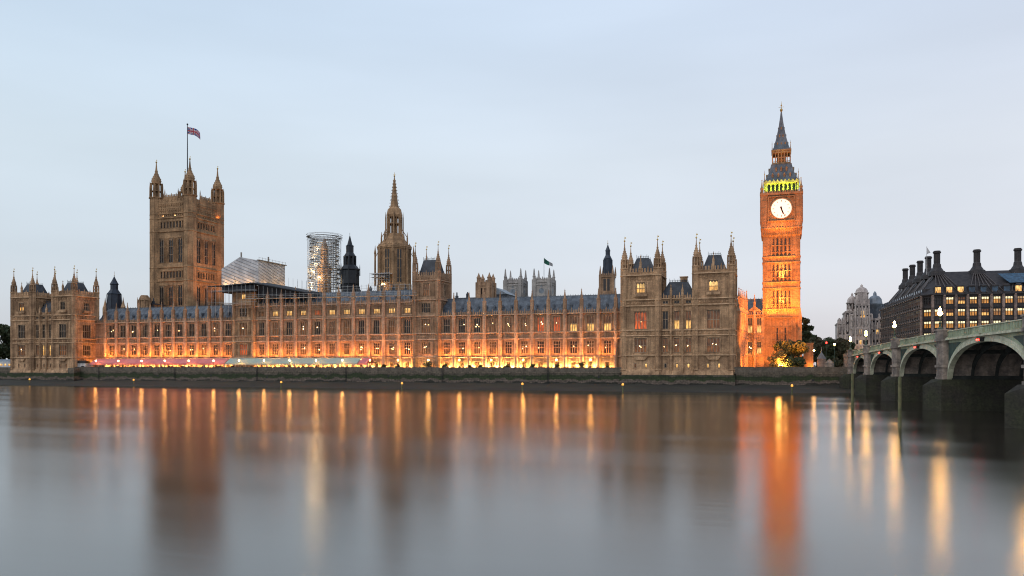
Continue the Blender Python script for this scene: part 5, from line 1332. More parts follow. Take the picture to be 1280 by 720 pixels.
def marquee(label, xa, xb, m, mod=9.5):
    t = thing('marquee', label, 'marquee', (xa, 255.6, GZ)); L_ = xb - xa; D = 6.0
    r = MB(); n = max(1, round(L_ / mod))
    for i in range(n):
        x0, x1 = L_ * i / n, L_ * (i + 1) / n
        r.put([(x0, 0, 2.8), (x1, 0, 2.8), (x1, D * .5, 4.7), (x0, D * .5, 4.7), (x1, D, 2.8), (x0, D, 2.8)], [(0, 1, 2, 3), (3, 2, 4, 5)])
        k = int((x1 - x0) / .6)
        for q in range(k):   # scalloped valance
            u0, u1 = x0 + (x1 - x0) * q / k, x0 + (x1 - x0) * (q + 1) / k
            r.put([(u0, -.02, 2.75), (u0, -.02, 2.35), ((u0 + u1) / 2, -.02, 2.22), (u1, -.02, 2.35), (u1, -.02, 2.75)], [(0, 1, 2, 3, 4)])
    ro = r.build('canopy', m, t); sm = ro.modifiers.new('thickness', 'SOLIDIFY'); sm.thickness = .04
    p = MB(); p.bar((0, 0, 0), (0, 0, 2.75), .06); pm = p.mesh('pole', M['white'])
    for i in range(2 * n + 1):
        x = L_ * i / (2 * n)
        for y in (.08, D - .08): link('pole', pm, t, (x, y, 0))
    # tables and chairs with people-less place settings glimpsed over the parapet
    f = MB(); rn = random.Random(int(L_))
    x = 1.0
    while x < L_ - 1:
        wv = rn.uniform(.5, 1.4); f.box(x, x + wv, 1.0, 1.6, 0, rn.uniform(1.2, 1.75)); x += wv + rn.uniform(.4, 1.6)
    f.build('furniture', mat('dark_furniture', (.05, .03, .02), .8, .2, 1), t)
    for i in range(n):
        lamp(t, (L_ * (i + .5) / n, 2.6, 2.5), 120, WARM, (5, 1.5), (0, .3, -1), 'canopy_light', 170)
        lamp(t, (L_ * (i + .5) / n, -.9, 1.5), 34, SODIUM, (5, .3), (0, .5, 1), 'canopy_light', 170)
M['pinkglow'] = M['pink']
marquee('long rose pink terrace marquee with scalloped edge at the left', at(113, 256), at(281, 256), M['pink'])
marquee('long pale green terrace marquee below the central range', at(282, 256), at(447, 256), M['teal'])
marquee('short striped rose awning at the right end of the pale green marquee', at(448, 256), at(459, 256), M['pink'])
t = thing('terrace_kiosk', 'white box kiosk with black roof beside the leftmost pavilion', 'kiosk', (at(92.5, 255.3), 255.4, GZ))
b = MB(); b.box(0, 5.9, 0, 4, 0, 2.9); b.build('body', M['white'], t)
b = MB(); b.box(-.15, 6.05, -.2, 4.1, 2.9, 3.9); b.build('roof', M['black'], t)
b = MB(); b.box(2.6, 2.7, -.03, .01, 0, 2.9); b.box(3.7, 5.2, -.05, .01, 1.3, 1.8); b.build('menu_panel', M['black'], t)
t = thing('garden_marquee', 'pale marquee with lit windows at the far left edge', 'marquee', (at(-30, 256), 256, GZ)); Lg = at(14, 256) - at(-30, 256)
b = MB(); b.box(0, Lg, 0, 8, 0, 3.6); b.build('body', M['sheet'], t)
b = MB(); b.put([(0,0,3.6),(Lg,0,3.6),(Lg,8,3.6),(0,8,3.6),(0,4,4.6),(Lg,4,4.6)], [(0,1,5,4),(2,3,4,5),(1,2,5),(3,0,4)]); b.build('roof', M['lead'], t)
for k in range(9): 
    b = MB(); x = Lg * (k + .5) / 9; b.box(x - .55, x + .55, -.05, 0, 1.9, 2.7); b.build('window', ROOM['y'], t)

# foliage
def leaf_cloud(b, c, rx, ry, rz_, n, s, rn, hollow=.35):
    for _ in range(n):
        while True:
            p = Vector((rn.uniform(-1, 1), rn.uniform(-1, 1), rn.uniform(-1, 1)))
            if hollow < p.length < 1: break
        q = Vector((c[0] + p.x * rx, c[1] + p.y * ry, c[2] + p.z * rz_))
        u = Vector((rn.uniform(-1, 1), rn.uniform(-1, 1), rn.uniform(-1, 1))).normalized(); v = u.cross(Vector((rn.uniform(-1, 1), rn.uniform(-1, 1), rn.uniform(-1, 1)))).normalized()
        k = s * rn.uniform(.6, 1.4)
        b.put([tuple(q + u * k), tuple(q + v * k * .7), tuple(q - u * k), tuple(q - v * k * .7)], [(0, 1, 2, 3)])
def tree(x, y, h, r, label, group=None, m='leaf', seed=1, s=.5, n=2600, z0=GZ, name='broadleaf_tree', trunk_h=.3, cat='tree'):
    rn = random.Random(seed); t = thing(name, label, cat, (x, y, z0), 0, group)
    tr = MB(); th = h * trunk_h; tr.lathe(0, 0, [(h * .03 + .1, 0), (h * .022, th), (h * .012, h * .7)], 8)
    cr = MB(); nc = 16
    for k in range(nc):
        a = rn.uniform(0, 6.283); rr = r * rn.uniform(.2, .78); zc = h * rn.uniform(trunk_h + .12, .88)
        sh = 1 - max(0, (zc / h - .6)) * 1.5; rr *= sh
        c = (rr * math.cos(a), rr * math.sin(a), zc); q = r * rn.uniform(.28, .45)
        tr.bar((0, 0, min(zc * .6, h * .65)), (c[0] * .8, c[1] * .8, zc), h * .008 + .03)
        leaf_cloud(cr, c, q, q, q * .8, n // nc, s, rn)
    tr.build('trunk', M['bark'], t); cr.build('crown', M[m], t); return t
ft = tree(3.9, 276.5, 10.4, 6.2, 'leafy green tree half lit by a floodlight in front of the clock tower', None, 'leaf', 5, .34, 7000, trunk_h=.12)
lamp(ft, (-3.6, -6.8, .6), 3200, (1.0, .45, .10), (.6, .6), (.12, .8, .8), 'floodlight', 100)
t9 = tree(-.5, 271.0, 7.6, 3.1, 'small yellow lit tree at the left of the leafy floodlit one', None, 'leaf3', 9, .2, 2600, trunk_h=.1)
for i, (p, yy, h, r_) in enumerate(((1010, 352, 15.5, 5.2), (1021, 345, 14.0, 6), (1034, 342, 13.5, 6.0), (1047, 340, 13.0, 6.2), (1058, 350, 12, 6))):
    tree(at(p, yy), yy, h, r_, ['tall narrow tree just right of the clock tower', 'rounded dark tree second right of the clock tower', 'dark tree behind the red traffic lamp', 'dark tree behind the bridge end lamps', 'dark tree beside the ornate pale stone building'][i],
         'dark trees right of the clock tower', 'leaf2' if i % 2 else 'leaf', 20 + i, .42, 5200, trunk_h=.06)
tree(at(1008, 315), 315, 22, 3.6, 'tall pale topped tree rising behind the clock tower edge', None, 'leaf', 41, .5, 2200)
for i, (p, yy, h, r_) in enumerate(((-34, 285, 22, 9), (-8, 290, 25, 9), (6, 300, 23, 8), (-50, 275, 19, 9))):
    tree(at(p, yy), yy, h, r_, ['large dark park tree partly out of frame at left', 'tallest dark park tree left of the leftmost pavilion', 'dark park tree touching the leftmost pavilion', 'dark park tree at the outermost left'][i], 'park trees left of the palace', 'leaf', 60 + i, .6, 4500, trunk_h=.06)
for i, (p, h) in enumerate(((480, 1.5), (497, 1.7), (533.5, 2.8), (556, 1.7), (588, 1.3), (600, 1.4), (634, 1.5), (666, 1.6), (697, 1.5), (727, 2.3), (760, 1.4))):
    X = at(p, 261)
    lab = ['low dark shrub in a tub left of the central tower doorway', 'small round shrub left of the central tower doorway', 'broad dark bush below the pinnacled river tower', 'low dark shrub just right of the pinnacled river tower',
           'tiny terrace shrub two bays right of the river tower', 'tiny terrace shrub three bays right of the river tower', 'low round shrub in the middle of the right terrace', 'neat low shrub between lit doorways right of the middle',
           'small shrub left of the wide bush on the right terrace', 'wide dark bush on the right terrace', 'small shrub nearest to the twin towered pavilion'][i]
    tree(X, 261, h + .9, h * .8, lab, 'terrace shrubs', 'leaf', 80 + i, .18, 700, name='shrub', trunk_h=.05, cat='shrub')

point(t9, (.2, -1.4, 3.4), 1000, (1.0, .45, .10), .7, 'floodlight'); point(t9, (2.2, -2.6, 2.2), 600, (1.0, .45, .10), .7, 'floodlight')
# orange lit wall block and gate pier right of the clock tower
t = thing('lit_screen_wall', 'orange lit stone wall block right of the clock tower foot', 'wall', (at(1010.5, 300), 300, GZ)); hwp = 1.6
b = MB(); b.box(-hwp, hwp, 0, 3, 0, 9.5); b.box(-hwp - .2, hwp + .2, -.2, 3.2, 9.5, 9.9); b.build('wall', M['stone_ct'], t); lamp(t, (hwp * .6, -1.6, .4), 420, SODIUM, (.6, .4), (-.05, .3, 1))
t = thing('gatehouse', 'small gabled stone gatehouse near the far end of the bridge', 'building', (at(1027, 285), 285, GZ))
b = MB(); b.box(-1.3, 1.3, 0, 2.6, 0, 4.2); b.build('wall', M['granite'], t)
b = MB(); b.prism([(-1.5, 4.2), (1.5, 4.2), (0, 6.4)], -.2, 2.8); b.lathe(0, 1.3, [(.3, 6), (.05, 8)], 6); b.build('roof', M['lead'], t); point(t, (-2.2, -1, 3), 120, SODIUM)
t = thing('landing_steps_building', 'low dark stone quay house beside the far bridge abutment', 'building', (at(1037, 262), 262, GZ))
b = MB(); b.box(-1.2, 1.2, 0, 3, 0, 2.8); b.lathe(0, 1.5, [(1.6, 2.8), (.1, 4.0)], 4); b.build('wall', M['granite'], t)

# ------------------------------------------------------------------ ornate pale stone building by the bridge
def ornate_building():
    Y0 = 430; X0 = at(1075, Y0); k = (-X0 * math.sin(R(YAW)) + Y0 * math.cos(R(YAW))) ** 2 / Y0 / 1000
    t = thing('ornate_stone_building', 'pale baroque stone building with domed cupolas beside the bridge', 'building', (X0, Y0, GZ)); Z = lambda y: zat(y, X0, Y0) - GZ; P = lambda p: (p - 1075) * k
    W = MB()
    blocks = [(1047.5, 1059, 402, 4), (1057, 1068, 388, 2), (1064, 1090, 392, 0), (1069, 1086, 380, -1.2), (1086, 1104, 398, 2.5)]
    for a, c, y, yo in blocks:
        W.box(P(a), P(c), yo, yo + 18, 0, Z(y)); W.box(P(a) - .3, P(c) + .3, yo - .4, yo + 18.2, Z(y) - .9, Z(y) - .3)
        for yy in (445, 432, 419, 407): 
            if yy > y + 3: W.box(P(a) - .1, P(c) + .1, yo - .22, yo, Z(yy) - .2, Z(yy) + .2)
        n = max(2, int((c - a) / 4))
        for i in range(n + 1): x = P(a) + (P(c) - P(a)) * i / n; W.box(x - .35, x + .35, yo - .3, yo, 0, Z(y) - 1)
    # stepped gable of the front tower
    for i, (hw_, y0_, y1_) in enumerate(((3.4, 380, 374), (2.7, 374, 369), (2.1, 369, 365))): W.box(P(1077.5) - hw_, P(1077.5) + hw_, -1.0 + .1 * i, 3, Z(y0_), Z(y1_))
    for a, c, y, yo in blocks:          # pediments, attached columns, scroll blocks
        n = max(1, int((c - a) / 8))
        for i in range(n):
            xm = P(a) + (P(c) - P(a)) * (i + .5) / n; q = (P(c) - P(a)) / n * .3
            W.prism([(xm - q, Z(y) - .2), (xm + q, Z(y) - .2), (xm, Z(y) + 1.3)], yo - .5, yo + .5)
            for sx in (-1, 1):
                for yy in (y + 5, y + 17, y + 30):
                    if yy < 450: W.lathe(xm + sx * q * .8, yo - .5, [(.32, Z(yy + 9)), (.32, Z(yy))], 6)
            W.lathe(xm, yo, [(.35, Z(y) + 1.2), (.4, Z(y) + 1.6), (.05, Z(y) + 2.6)], 6)
    for yy in (411, 400): 
        if True: W.box(P(1064) - .3, P(1090) + .3, -.7, 0, Z(yy) - .25, Z(yy) + .25)
    W.build('wall', M['abbey_pink'], t)
    def cupola(p, r, ybase, ytip, yo, dm, col=True):
        c = MB(); x = P(p); zb, zt = Z(ybase), Z(ytip); H = zt - zb
        c.lathe(x, yo, [(r, zb - .5), (r, zb + H * .1)], 8)
        for i in range(8): a = i * math.pi / 4; c.lathe(x + r * .85 * math.cos(a), yo + r * .85 * math.sin(a), [(r * .16, zb), (r * .16, zb + H * .42)], 6)
        c.lathe(x, yo, [(r * .45, zb), (r * .45, zb + H * .42)], 8)
        c.lathe(x, yo, [(r * 1.1, zb + H * .40), (r * 1.15, zb + H * .46), (r * .95, zb + H * .48), (r * .92, zb + H * .58), (r * .75, zb + H * .70), (r * .4, zb + H * .79), (r * .2, zb + H * .82), (r * .22, zb + H * .9), (.05, zt)], 12)
        c.build('cupola', dm, t, True)
    cupola(1077.7, 3.1, 375, 354.5, 2.5, M['abbey_pink']); cupola(1066.2, 2.6, 388, 364.5, 5, M['abbey_pink'])
    c = MB(); x = P(1096); c.lathe(x, 9, [(3.6, Z(398)), (3.4, Z(380)), (3.7, Z(379)), (3.5, Z(378)), (3.2, Z(373)), (2.2, Z(369.5)), (.9, Z(368)), (.8, Z(365)), (.1, Z(362.5))], 12); c.build('lead_dome', M['lead'], t, True)
    c = MB(); c.lathe(x, 9, [(6.2, Z(399)), (4.4, Z(386)), (3.4, Z(380))], 4); c.build('roof', M['slate_dk'], t)
    for p in (1050, 1057): c = MB(); c.lathe(P(p), 6, [(1.0, Z(403)), (1.0, Z(399)), (.7, Z(397.5)), (.1, Z(396))], 8); c.build('parapet_turret', M['abbey_pink'], t)
    rn = random.Random(4)
    wm = MB(); wm.box(-.55, .55, -.06, .05, 0, 2.0); md = wm.mesh('window', M['glassdk']); ml = wm.mesh('window', ROOM['y'])
    for a, c, y, yo in blocks:
        n = max(2, int((c - a) / 4))
        for i in range(n):
            x = P(a) + (P(c) - P(a)) * (i + .5) / n
            for yy in (442, 429, 416, 404.5, 394, 386):
                if yy > y + 5: link('window', ml if rn.random() < .1 else md, t, (x, yo, Z(yy) - .5))
    link('window', ml, t, (P(1078.5), -1.2, Z(397)), 0, (1.9, 1, 1.6))
    point(t, (P(1075), -6, 6), 900, WARM)
M['abbey_pink'] = mat('weathered_portland_stone', (.68, .58, .52), .85, .2, .2, (.42, .35, .32), .45)
ornate_building()

# ------------------------------------------------------------------ bronze roofed office building
def office():
    th = R(3.93); nv = Vector((math.cos(th), math.sin(th), 0)); dv = Vector((-math.sin(th), math.cos(th), 0))
    O = nv * 73 + dv * 325; t = thing('office_building', 'large office block with lit windows, bronze roof and tall black chimneys behind the bridge', 'office building', (O.x, O.y, GZ), th)
    z = lambda v: v - GZ; Lx, Ly = 62, 80; bw = 3.77; rn = random.Random(3); ch = 3.0
    rows = [(30.1, 32.7), (25.7, 28.3), (21.3, 23.9), (16.9, 19.5), (12.3, 15.3), (7.5, 11)]
    W = MB(); Pm = MB()
    for F, L_, key in ((frame(ch, 0, 0), Lx, 'e'), (frame(0, Ly, R(-90)), Ly - ch, 's'), (frame(0, ch, R(-45)), ch * 1.4142, 'c')):
        n = int(L_ / bw) if key != 'c' else 1; b_ = L_ / n; W.T = F; Pm.T = F; holes = []
        for i in range(n):
            xc = b_ * (i + .5); ww = b_ - (1.4 if key != 's' else .8)
            for ri, (a, c) in enumerate(rows):
                holes.append((xc - ww / 2, xc + ww / 2, z(a), z(c)))
                if key == 's':
                    kind = rn.choice('hhbthohd') if i < n - 2 else 't'
                elif key == 'c': kind = 'dttt'[ri] if ri < 4 else 'd'
                else: kind = 'd' if (ri == 0 and i == 0) else rn.choice('ttttthtb')
                put_window(t, F if key != 's' else F @ frame(0, -.37, 0), xc, z(a), ww, c - a, 3, kind, 0, (.62,), M['bronze'] if key != 's' else M['duct'])
            Pm.box(b_ * i - .42, b_ * i + .42, -.55 if key != 's' else -.2, .3, 0, z(33.4))
            for a, c in rows: Pm.lathe(b_ * i, -.6, [(.34, z(c) + .35), (.34, z(c) + .85)], 8)
        wall_with_holes(W, 0, L_, 0, z(33.5), holes, .5)
        W.box(-.1, L_ + .1, -.7, .3, z(33.5), z(33.9))
        for a, c in rows: W.box(0, L_, -.25, .01, z(c) + .5, z(c) + .75)
    W.T = Pm.T = Matrix.Identity(4)
    W.build('wall', M['bronze'], t); Pm.build('piers', M['sandpier'], t)
    c = MB(); c.put([(.6, ch, 0), (ch, .6, 0), (Lx, .6, 0), (Lx, Ly, 0), (.6, Ly, 0), (.6, ch, z(33.4)), (ch, .6, z(33.4)), (Lx, .6, z(33.4)), (Lx, Ly, z(33.4)), (.6, Ly, z(33.4))],
                    [(4,3,2,1,0), (5,6,7,8,9), (0,1,6,5), (1,2,7,6), (2,3,8,7), (3,4,9,8), (4,0,5,9)]); c.build('inner_block', M['bronze'], t)
    zr = z(43.2); s = 11.5; sx = 8.0
    r = MB(); r.put([(-.4, ch, z(33.9)), (ch, -.4, z(33.9)), (Lx, -.4, z(33.9)), (Lx, Ly, z(33.9)), (-.4, Ly, z(33.9)), (sx, s, zr), (Lx, s, zr), (Lx, Ly - s, zr), (sx, Ly - s, zr)],
                    [(0, 1, 5), (1, 2, 6, 5), (0, 5, 8, 4), (4, 8, 7, 3), (5, 6, 7, 8), (2, 3, 7, 6)][:]); 
    r.build('roof', M['bronze'], t)
    # roof ducts fan down from the chimneys
    d = MB(); E = MB()
    ch_e = [(7.2, s), (20.9, s), (34.6, s), (48.3, s)]
    for q, (cx, cy) in enumerate(ch_e):
        for k in range(-3, 4):
            bx = (cx if q else ch + 5) + k * 1.885
            if bx < ch: continue
            d.bar((bx, -.35, z(34.2)), (cx + k * .35, cy - .6, zr + .2), .22)
    nch = [(7.2, s + 13 + 13.6 * i) for i in range(4)]
    for q, (cx, cy) in enumerate(nch + [(7.2, s)]):
        for k in range(-3, 4):
            by = cy + k * 1.885 - (3 if q == 4 else 0)
            if by < ch: continue
            d.bar((-.35, by, z(34.2)), (cx - .6, cy + k * .35, zr + .2), .22)
    d.build('roof_ducts', M['duct'], t)
    dm = MB(); dl = MB(); dd = MB()
    for i in range(int(Lx / bw)):
        x = ch + bw * (i + .5); dm.box(x - 1.2, x + 1.2, .4, 3.2, z(33.95), z(36.6)); dm.lathe(x, .5, [(1.1, z(36.4)), (1.1, z(36.9)), (.6, z(37.2))], 10)
        (dl if i not in (3, 4, 5, 6) else dd).box(x - .95, x + .95, .3, .36, z(34.2), z(36.4))
    for i in range(int(Ly / bw)):
        y_ = ch + bw * (i + .5); dm.box(.4, 3.0, y_ - 1.2, y_ + 1.2, z(33.95), z(36.2)); dd.box(.3, .36, y_ - 1, y_ + 1, z(34.3), z(36.0))
    dm.build('dormers', M['bronze'], t); dl.build('lit_dormer_glass', ROOM['y'], t); dd.build('dark_dormer_glass', M['bluglass'], t)
    sk = MB(); sk.put([(ch + 26, 2.2, z(36.8) + .9), (ch + 31.5, 2.2, z(36.8) + .9), (ch + 34, 7, z(41.5)), (ch + 23.5, 7, z(41.5)), (ch + 26, 2.2, z(36.8) + 1.0), (ch + 31.5, 2.2, z(36.8) + 1.0), (ch + 34, 7, z(41.6)), (ch + 23.5, 7, z(41.6))],
                [(0,3,2,1),(4,5,6,7),(0,1,5,4),(1,2,6,5),(2,3,7,6),(3,0,4,7)]); sk.build('skylight', M['bluglass'], t)
    for (cx, cy), sc_ in [((a, b2), 1.0) for a, b2 in ch_e] + [((a, b2), .95) for a, b2 in nch]:
        c = MB(); c.lathe(0, 0, [(3.0, -1.5), (2.8, .2), (2.3, .4), (2.1, .8), (1.5, 1.7), (1.35, 2.9), (1.08, 3.3), (1.05, 7.0), (1.4, 7.2), (1.45, 7.7), (1.2, 7.8), (1.2, 8.1)], 16)
        for q in range(12): a = q * math.pi / 6; c.lathe(1.08 * math.cos(a), 1.08 * math.sin(a), [(.09, 3.3), (.09, 7.1)], 4)
        o = c.build('chimney', M['bronze'], t); o.location = (cx, cy, zr); o.scale = (sc_, sc_, sc_)
    f = MB(); f.bar((0, 0, 0), (0, 0, 11), .12); f.put([(0, 0, 10.8), (0, .04, 10.8), (1.4, .3, 8.6), (0, 0, 8.0)], [(0, 1, 2), (0, 2, 3), (1, 3, 2)]); o = f.build('roof_flag', M['white'], t); o.location = (5.5, s + 8, zr)
M['duct'] = mat('roof_duct_bronze', (.12, .098, .09), .55, .1, 1)
M['bluglass'] = mat('blue_sky_glass', (.05, .12, .2), .15, .05, 1)
office()

# ------------------------------------------------------------------ bridge
def bridge():
    th = R(3.93); nv = Vector((math.cos(th), math.sin(th), 0)); dv = Vector((-math.sin(th), math.cos(th), 0))
    S0 = 246.6; O = nv * 36.9 + dv * S0
    rz = math.atan2(-dv.y, -dv.x)
    t = thing('arched_bridge', 'long green iron arch bridge with granite piers crossing the river at right', 'bridge', (O.x, O.y, 0), rz)
    X = lambda s: S0 - s
    deck = lambda x: 13.35 - 1.5 * ((S0 - x - 120) / 120) ** 2          # top of parapet
    piers = [246.6, 219.9, 185.5, 149.0, 108.6, 70.0, 35.5, 4.0]
    Wd = 25.0; zs = 4.9; pw = 1.35
    und = MB(); cor = MB(); par = MB()
    for a, c in zip(piers, piers[1:]):
        front = MB(); backm = MB(); ring = MB(); spn = MB()
        x0, x1 = X(a) + pw, X(c) - pw; xm = (x0 + x1) / 2; hs = (x1 - x0) / 2
        crown = deck(xm) - 2.35; n = 40
        def arch(u, off=0):     # u in -1..1
            return zs + (crown - zs + off) * math.sqrt(max(0, 1 - (abs(u)) ** 2.25))
        for i in range(n):
            u0, u1 = -1 + 2 * i / n, -1 + 2 * (i + 1) / n; xa, xb = xm + hs * u0, xm + hs * u1
            za, zb_ = arch(u0), arch(u1); ta, tb = deck(xa) - 1.5, deck(xb) - 1.5
            for y0_, y1_, zt in ((0.05, .5, 0), (Wd - .5, Wd - .05, 0)):
                (front if y0_ < 1 else backm).put([(xa, y0_, za), (xb, y0_, zb_), (xb, y0_, tb), (xa, y0_, ta), (xa, y1_, za), (xb, y1_, zb_), (xb, y1_, tb), (xa, y1_, ta)], [(0,1,2,3), (7,6,5,4), (0,4,5,1), (3,2,6,7)])
            # pale arch ring standing proud
            def op(u, k): return (xm + hs * u * (1 - 0 * k), arch(u))
            nx0, nz0 = xa, za; e = .75
            def out_(u, dd):
                x = xm + hs * u; zz = arch(u); u2 = min(.9999, max(-.9999, u)); eps = .004
                ua, ub = max(-1, u - eps), min(1, u + eps); dx = hs * (ub - ua); dz = arch(ub) - arch(ua); l_ = math.hypot(dx, dz) or 1
                return (x - dz / l_ * dd, zz + dx / l_ * dd)
            for d0, d1, yo in ((-.02, .42, -.22), (.42, .9, -.1)):
                p0, p1 = out_(u0, d0), out_(u1, d0); q0, q1 = out_(u0, d1), out_(u1, d1)
                fix = lambda p: (min(max(p[0], x0 + .02), x1 - .02), min(p[1], deck(p[0]) - 1.6))
                p0, p1, q0, q1 = map(fix, (p0, p1, q0, q1))
                ring.put([(p0[0], yo, p0[1]), (p1[0], yo, p1[1]), (q1[0], yo, q1[1]), (q0[0], yo, q0[1]), (p0[0], .6, p0[1]), (p1[0], .6, p1[1]), (q1[0], .3, q1[1]), (q0[0], .3, q0[1])],
                         [(0,1,2,3), (0,4,5,1), (3,2,6,7)])
            # ribs beneath the deck
            for r_ in range(1, 7):
                y_ = Wd * r_ / 7; o1, o2 = .15, 1.0
                und.put([(xa, y_ - .2, za + o1), (xb, y_ - .2, zb_ + o1), (xb, y_ - .2, zb_ + o2), (xa, y_ - .2, za + o2), (xa, y_ + .2, za + o1), (xb, y_ + .2, zb_ + o1), (xb, y_ + .2, zb_ + o2), (xa, y_ + .2, za + o2)],
                        [(0,1,2,3), (7,6,5,4), (0,4,5,1), (3,2,6,7)])
            if i % 5 == 0: und.box(xa, xa + .25, .5, Wd - .5, za + .3, za + .9)
            und.put([(xa, .5, ta - .5), (xb, .5, tb - .5), (xb, Wd - .5, tb - .5), (xa, Wd - .5, ta - .5)], [(0, 3, 2, 1)])
            # cornice, parapet
            for (y0_, y1_, o0, o1, tgt) in ((-.55, .6, -1.55, -1.25, cor), (-.35, .55, -1.25, -1.05, par), (-.1, .2, -1.05, -.12, par), (-.25, .35, -.12, 0.02, cor)):
                da, db = deck(xa), deck(xb)
                for fl in (0, 1):
                    ya, yb = (y0_, y1_) if not fl else (Wd - y1_, Wd - y0_)
                    tgt.put([(xa, ya, da + o0), (xb, ya, db + o0), (xb, ya, db + o1), (xa, ya, da + o1), (xa, yb, da + o0), (xb, yb, db + o0), (xb, yb, db + o1), (xa, yb, da + o1)],
                            [(0,1,2,3), (7,6,5,4), (0,4,5,1), (3,2,6,7)])
        # parapet tracery panels
        k = int((x1 - x0) / 1.1)
        for i in range(k):
            x = x0 + (x1 - x0) * (i + .5) / k; dz = deck(x); par.box(x - .06, x + .06, -.17, -.1, dz - 1.05, dz - .15)
        # dark tracery in the spandrels, shield at the crown
        for sgn in (-1, 1):
            xs = x0 if sgn < 0 else x1; top = deck(xs) - 2.0; q = (x1 - x0) * .16
            pts = [(xs - sgn * .25, top)]
            for j in range(9):
                u = -sgn * -1 * (1 - .04 - j * .045); u = sgn * (.985 - j * .045); xx = xm + hs * u
                pts.append((xs - sgn * .25 - sgn * q * 0 if j == 0 else xx, arch(u) + 1.35 if j else arch(sgn * .985) + 1.0))
            pts = [p for p in pts if p[1] <= top + .001]
            pts.append((pts[-1][0], top)) if abs(pts[-1][1] - top) > .05 else None
            if len(pts) > 3:
                if sgn > 0: poly = pts
                else: poly = pts[::-1]
                # orientation: make ccw seen from -y
                ar = sum(poly[i][0] * poly[(i+1) % len(poly)][1] - poly[(i+1) % len(poly)][0] * poly[i][1] for i in range(len(poly)))
                if ar < 0: poly = poly[::-1]
                sp_ = MB(); sp_.prism(poly, .0, .049); sp_.build('spandrel_tracery', M['dkgreen'], t)
        front.lathe(xm, -.2, [(.3, crown + .9), (.55, crown + 1.2), (.55, crown + 1.9), (.3, crown + 2.1)], 8)
        front.build('spandrel', M['green'], t); backm.build('spandrel', M['green'], t); ring.build('arch_ring', M['cream'], t)
    und.build('under_ribs', M['underdeck'], t)
    cor.build('cornice', M['cream'], t); par.build('parapet', M['green'], t)
    rd = MB()
    for i in range(60):
        xa, xb = 243 * i / 60, 243 * (i + 1) / 60; da, db = deck(xa) - 1.15, deck(xb) - 1.15
        for (y0_, y1_, dz) in ((.5, 4, .13), (4, Wd - 4, 0), (Wd - 4, Wd - .5, .13)):
            rd.put([(xa, y0_, da + dz - .3), (xb, y0_, db + dz - .3), (xb, y1_, db + dz - .3), (xa, y1_, da + dz - .3), (xa, y0_, da + dz), (xb, y0_, db + dz), (xb, y1_, db + dz), (xa, y1_, da + dz)], [(0,3,2,1),(4,5,6,7),(0,1,5,4),(2,3,7,6)])
    rd.build('road_deck', M['asphalt'], t)
    for i, a in enumerate(piers):
        x = X(a); dz = deck(x); p = MB()
        for yo, sg in ((0, -1), (Wd, 1)):
            w_ = pw
            def octa(w_, dpt_, z0, z1):
                e = w_ * .45; y_ = yo + sg * 0
                pts = [(x - w_, yo - sg * .6), (x - w_, yo + sg * (dpt_ - e)), (x - w_ + e, yo + sg * dpt_), (x + w_ - e, yo + sg * dpt_), (x + w_, yo + sg * (dpt_ - e)), (x + w_, yo - sg * .6)]
                if sg < 0: pts = pts[::-1]
                pts = pts[::-1]
                n_ = 6
                p.put([(a_, b_, z0) for a_, b_ in pts] + [(a_, b_, z1) for a_, b_ in pts], [tuple(range(n_))[::-1], tuple(range(n_, 2 * n_))] + [(q, (q+1) % n_, n_+(q+1) % n_, n_+q) for q in range(n_)])
            octa(1.3, 1.3, 5.2, dz - 1.7); octa(1.6, 1.6, dz - 1.7, dz - 1.25); octa(1.45, 1.45, dz - 1.25, dz + .1); octa(1.6, 1.6, dz + .1, dz + .35)
            octa(1.55, 1.55, 7.2, 7.6); octa(1.5, 1.5, 5.0, 5.6)
        p.box(x - 1.32, x + 1.32, .6, Wd - .6, zs - 1, dz - 1.6)
        p.build('pier', M['granite'], t)
        c = MB(); c.put([(x - 1.95, -1.2, -2), (x, -3.6, -2), (x + 1.95, -1.2, -2), (x + 1.95, Wd + 1.2, -2), (x, Wd + 4.4, -2), (x - 1.95, Wd + 1.2, -2),
                         (x - 1.95, -1.2, 4.1), (x, -3.6, 4.1), (x + 1.95, -1.2, 4.1), (x + 1.95, Wd + 1.2, 4.1), (x, Wd + 4.4, 4.1), (x - 1.95, Wd + 1.2, 4.1),
                         (x - 1.8, -1, 5.2), (x, -2.2, 5.2), (x + 1.8, -1, 5.2), (x + 1.8, Wd + 1, 5.2), (x, Wd + 2.2, 5.2), (x - 1.8, Wd + 1, 5.2)],
                        [(0,1,7,6), (1,2,8,7), (2,3,9,8), (3,4,10,9), (4,5,11,10), (5,0,6,11), (6,7,13,12), (7,8,14,13), (8,9,15,14), (9,10,16,15), (10,11,17,16), (11,6,12,17), (12,13,14,15,16,17)])
        c.build('cutwater', M['tidal_dk'], t)
    ab = MB(); ab.box(-14, 1.5, -.5, Wd + .5, -1, deck(0) - 1.7); ab.box(-14, 0, -.6, 0, deck(0) - 1.7, deck(0) - .6); ab.build('abutment', M['granite'], t)
    # red navigation lamps on the crowns of the spans
    for a, c in zip(piers, piers[1:]):
        xm = (X(a) + X(c)) / 2; nl = MB()
        for sx in (-.35, .35): nl.ball((xm + sx, -.85, deck(xm) - 2.1), .14)
        nl.build('navigation_lamp', M['redlight'], t)
        bx = MB(); bx.box(xm - .7, xm + .7, -.8, -.2, deck(xm) - 2.35, deck(xm) - 1.75); bx.build('lamp_bracket', M['black'], t)
    # lamp standards stand on the pier caps: things of their own
    T = Matrix.Translation(O) @ Matrix.Rotation(rz, 4, 'Z')
    post = MB(); post.lathe(0, 0, [(.5, 0), (.45, .25), (.2, .45), (.16, 1.0), (.24, 1.15), (.1, 1.4), (.08, 3.0), (.16, 3.1)], 8)
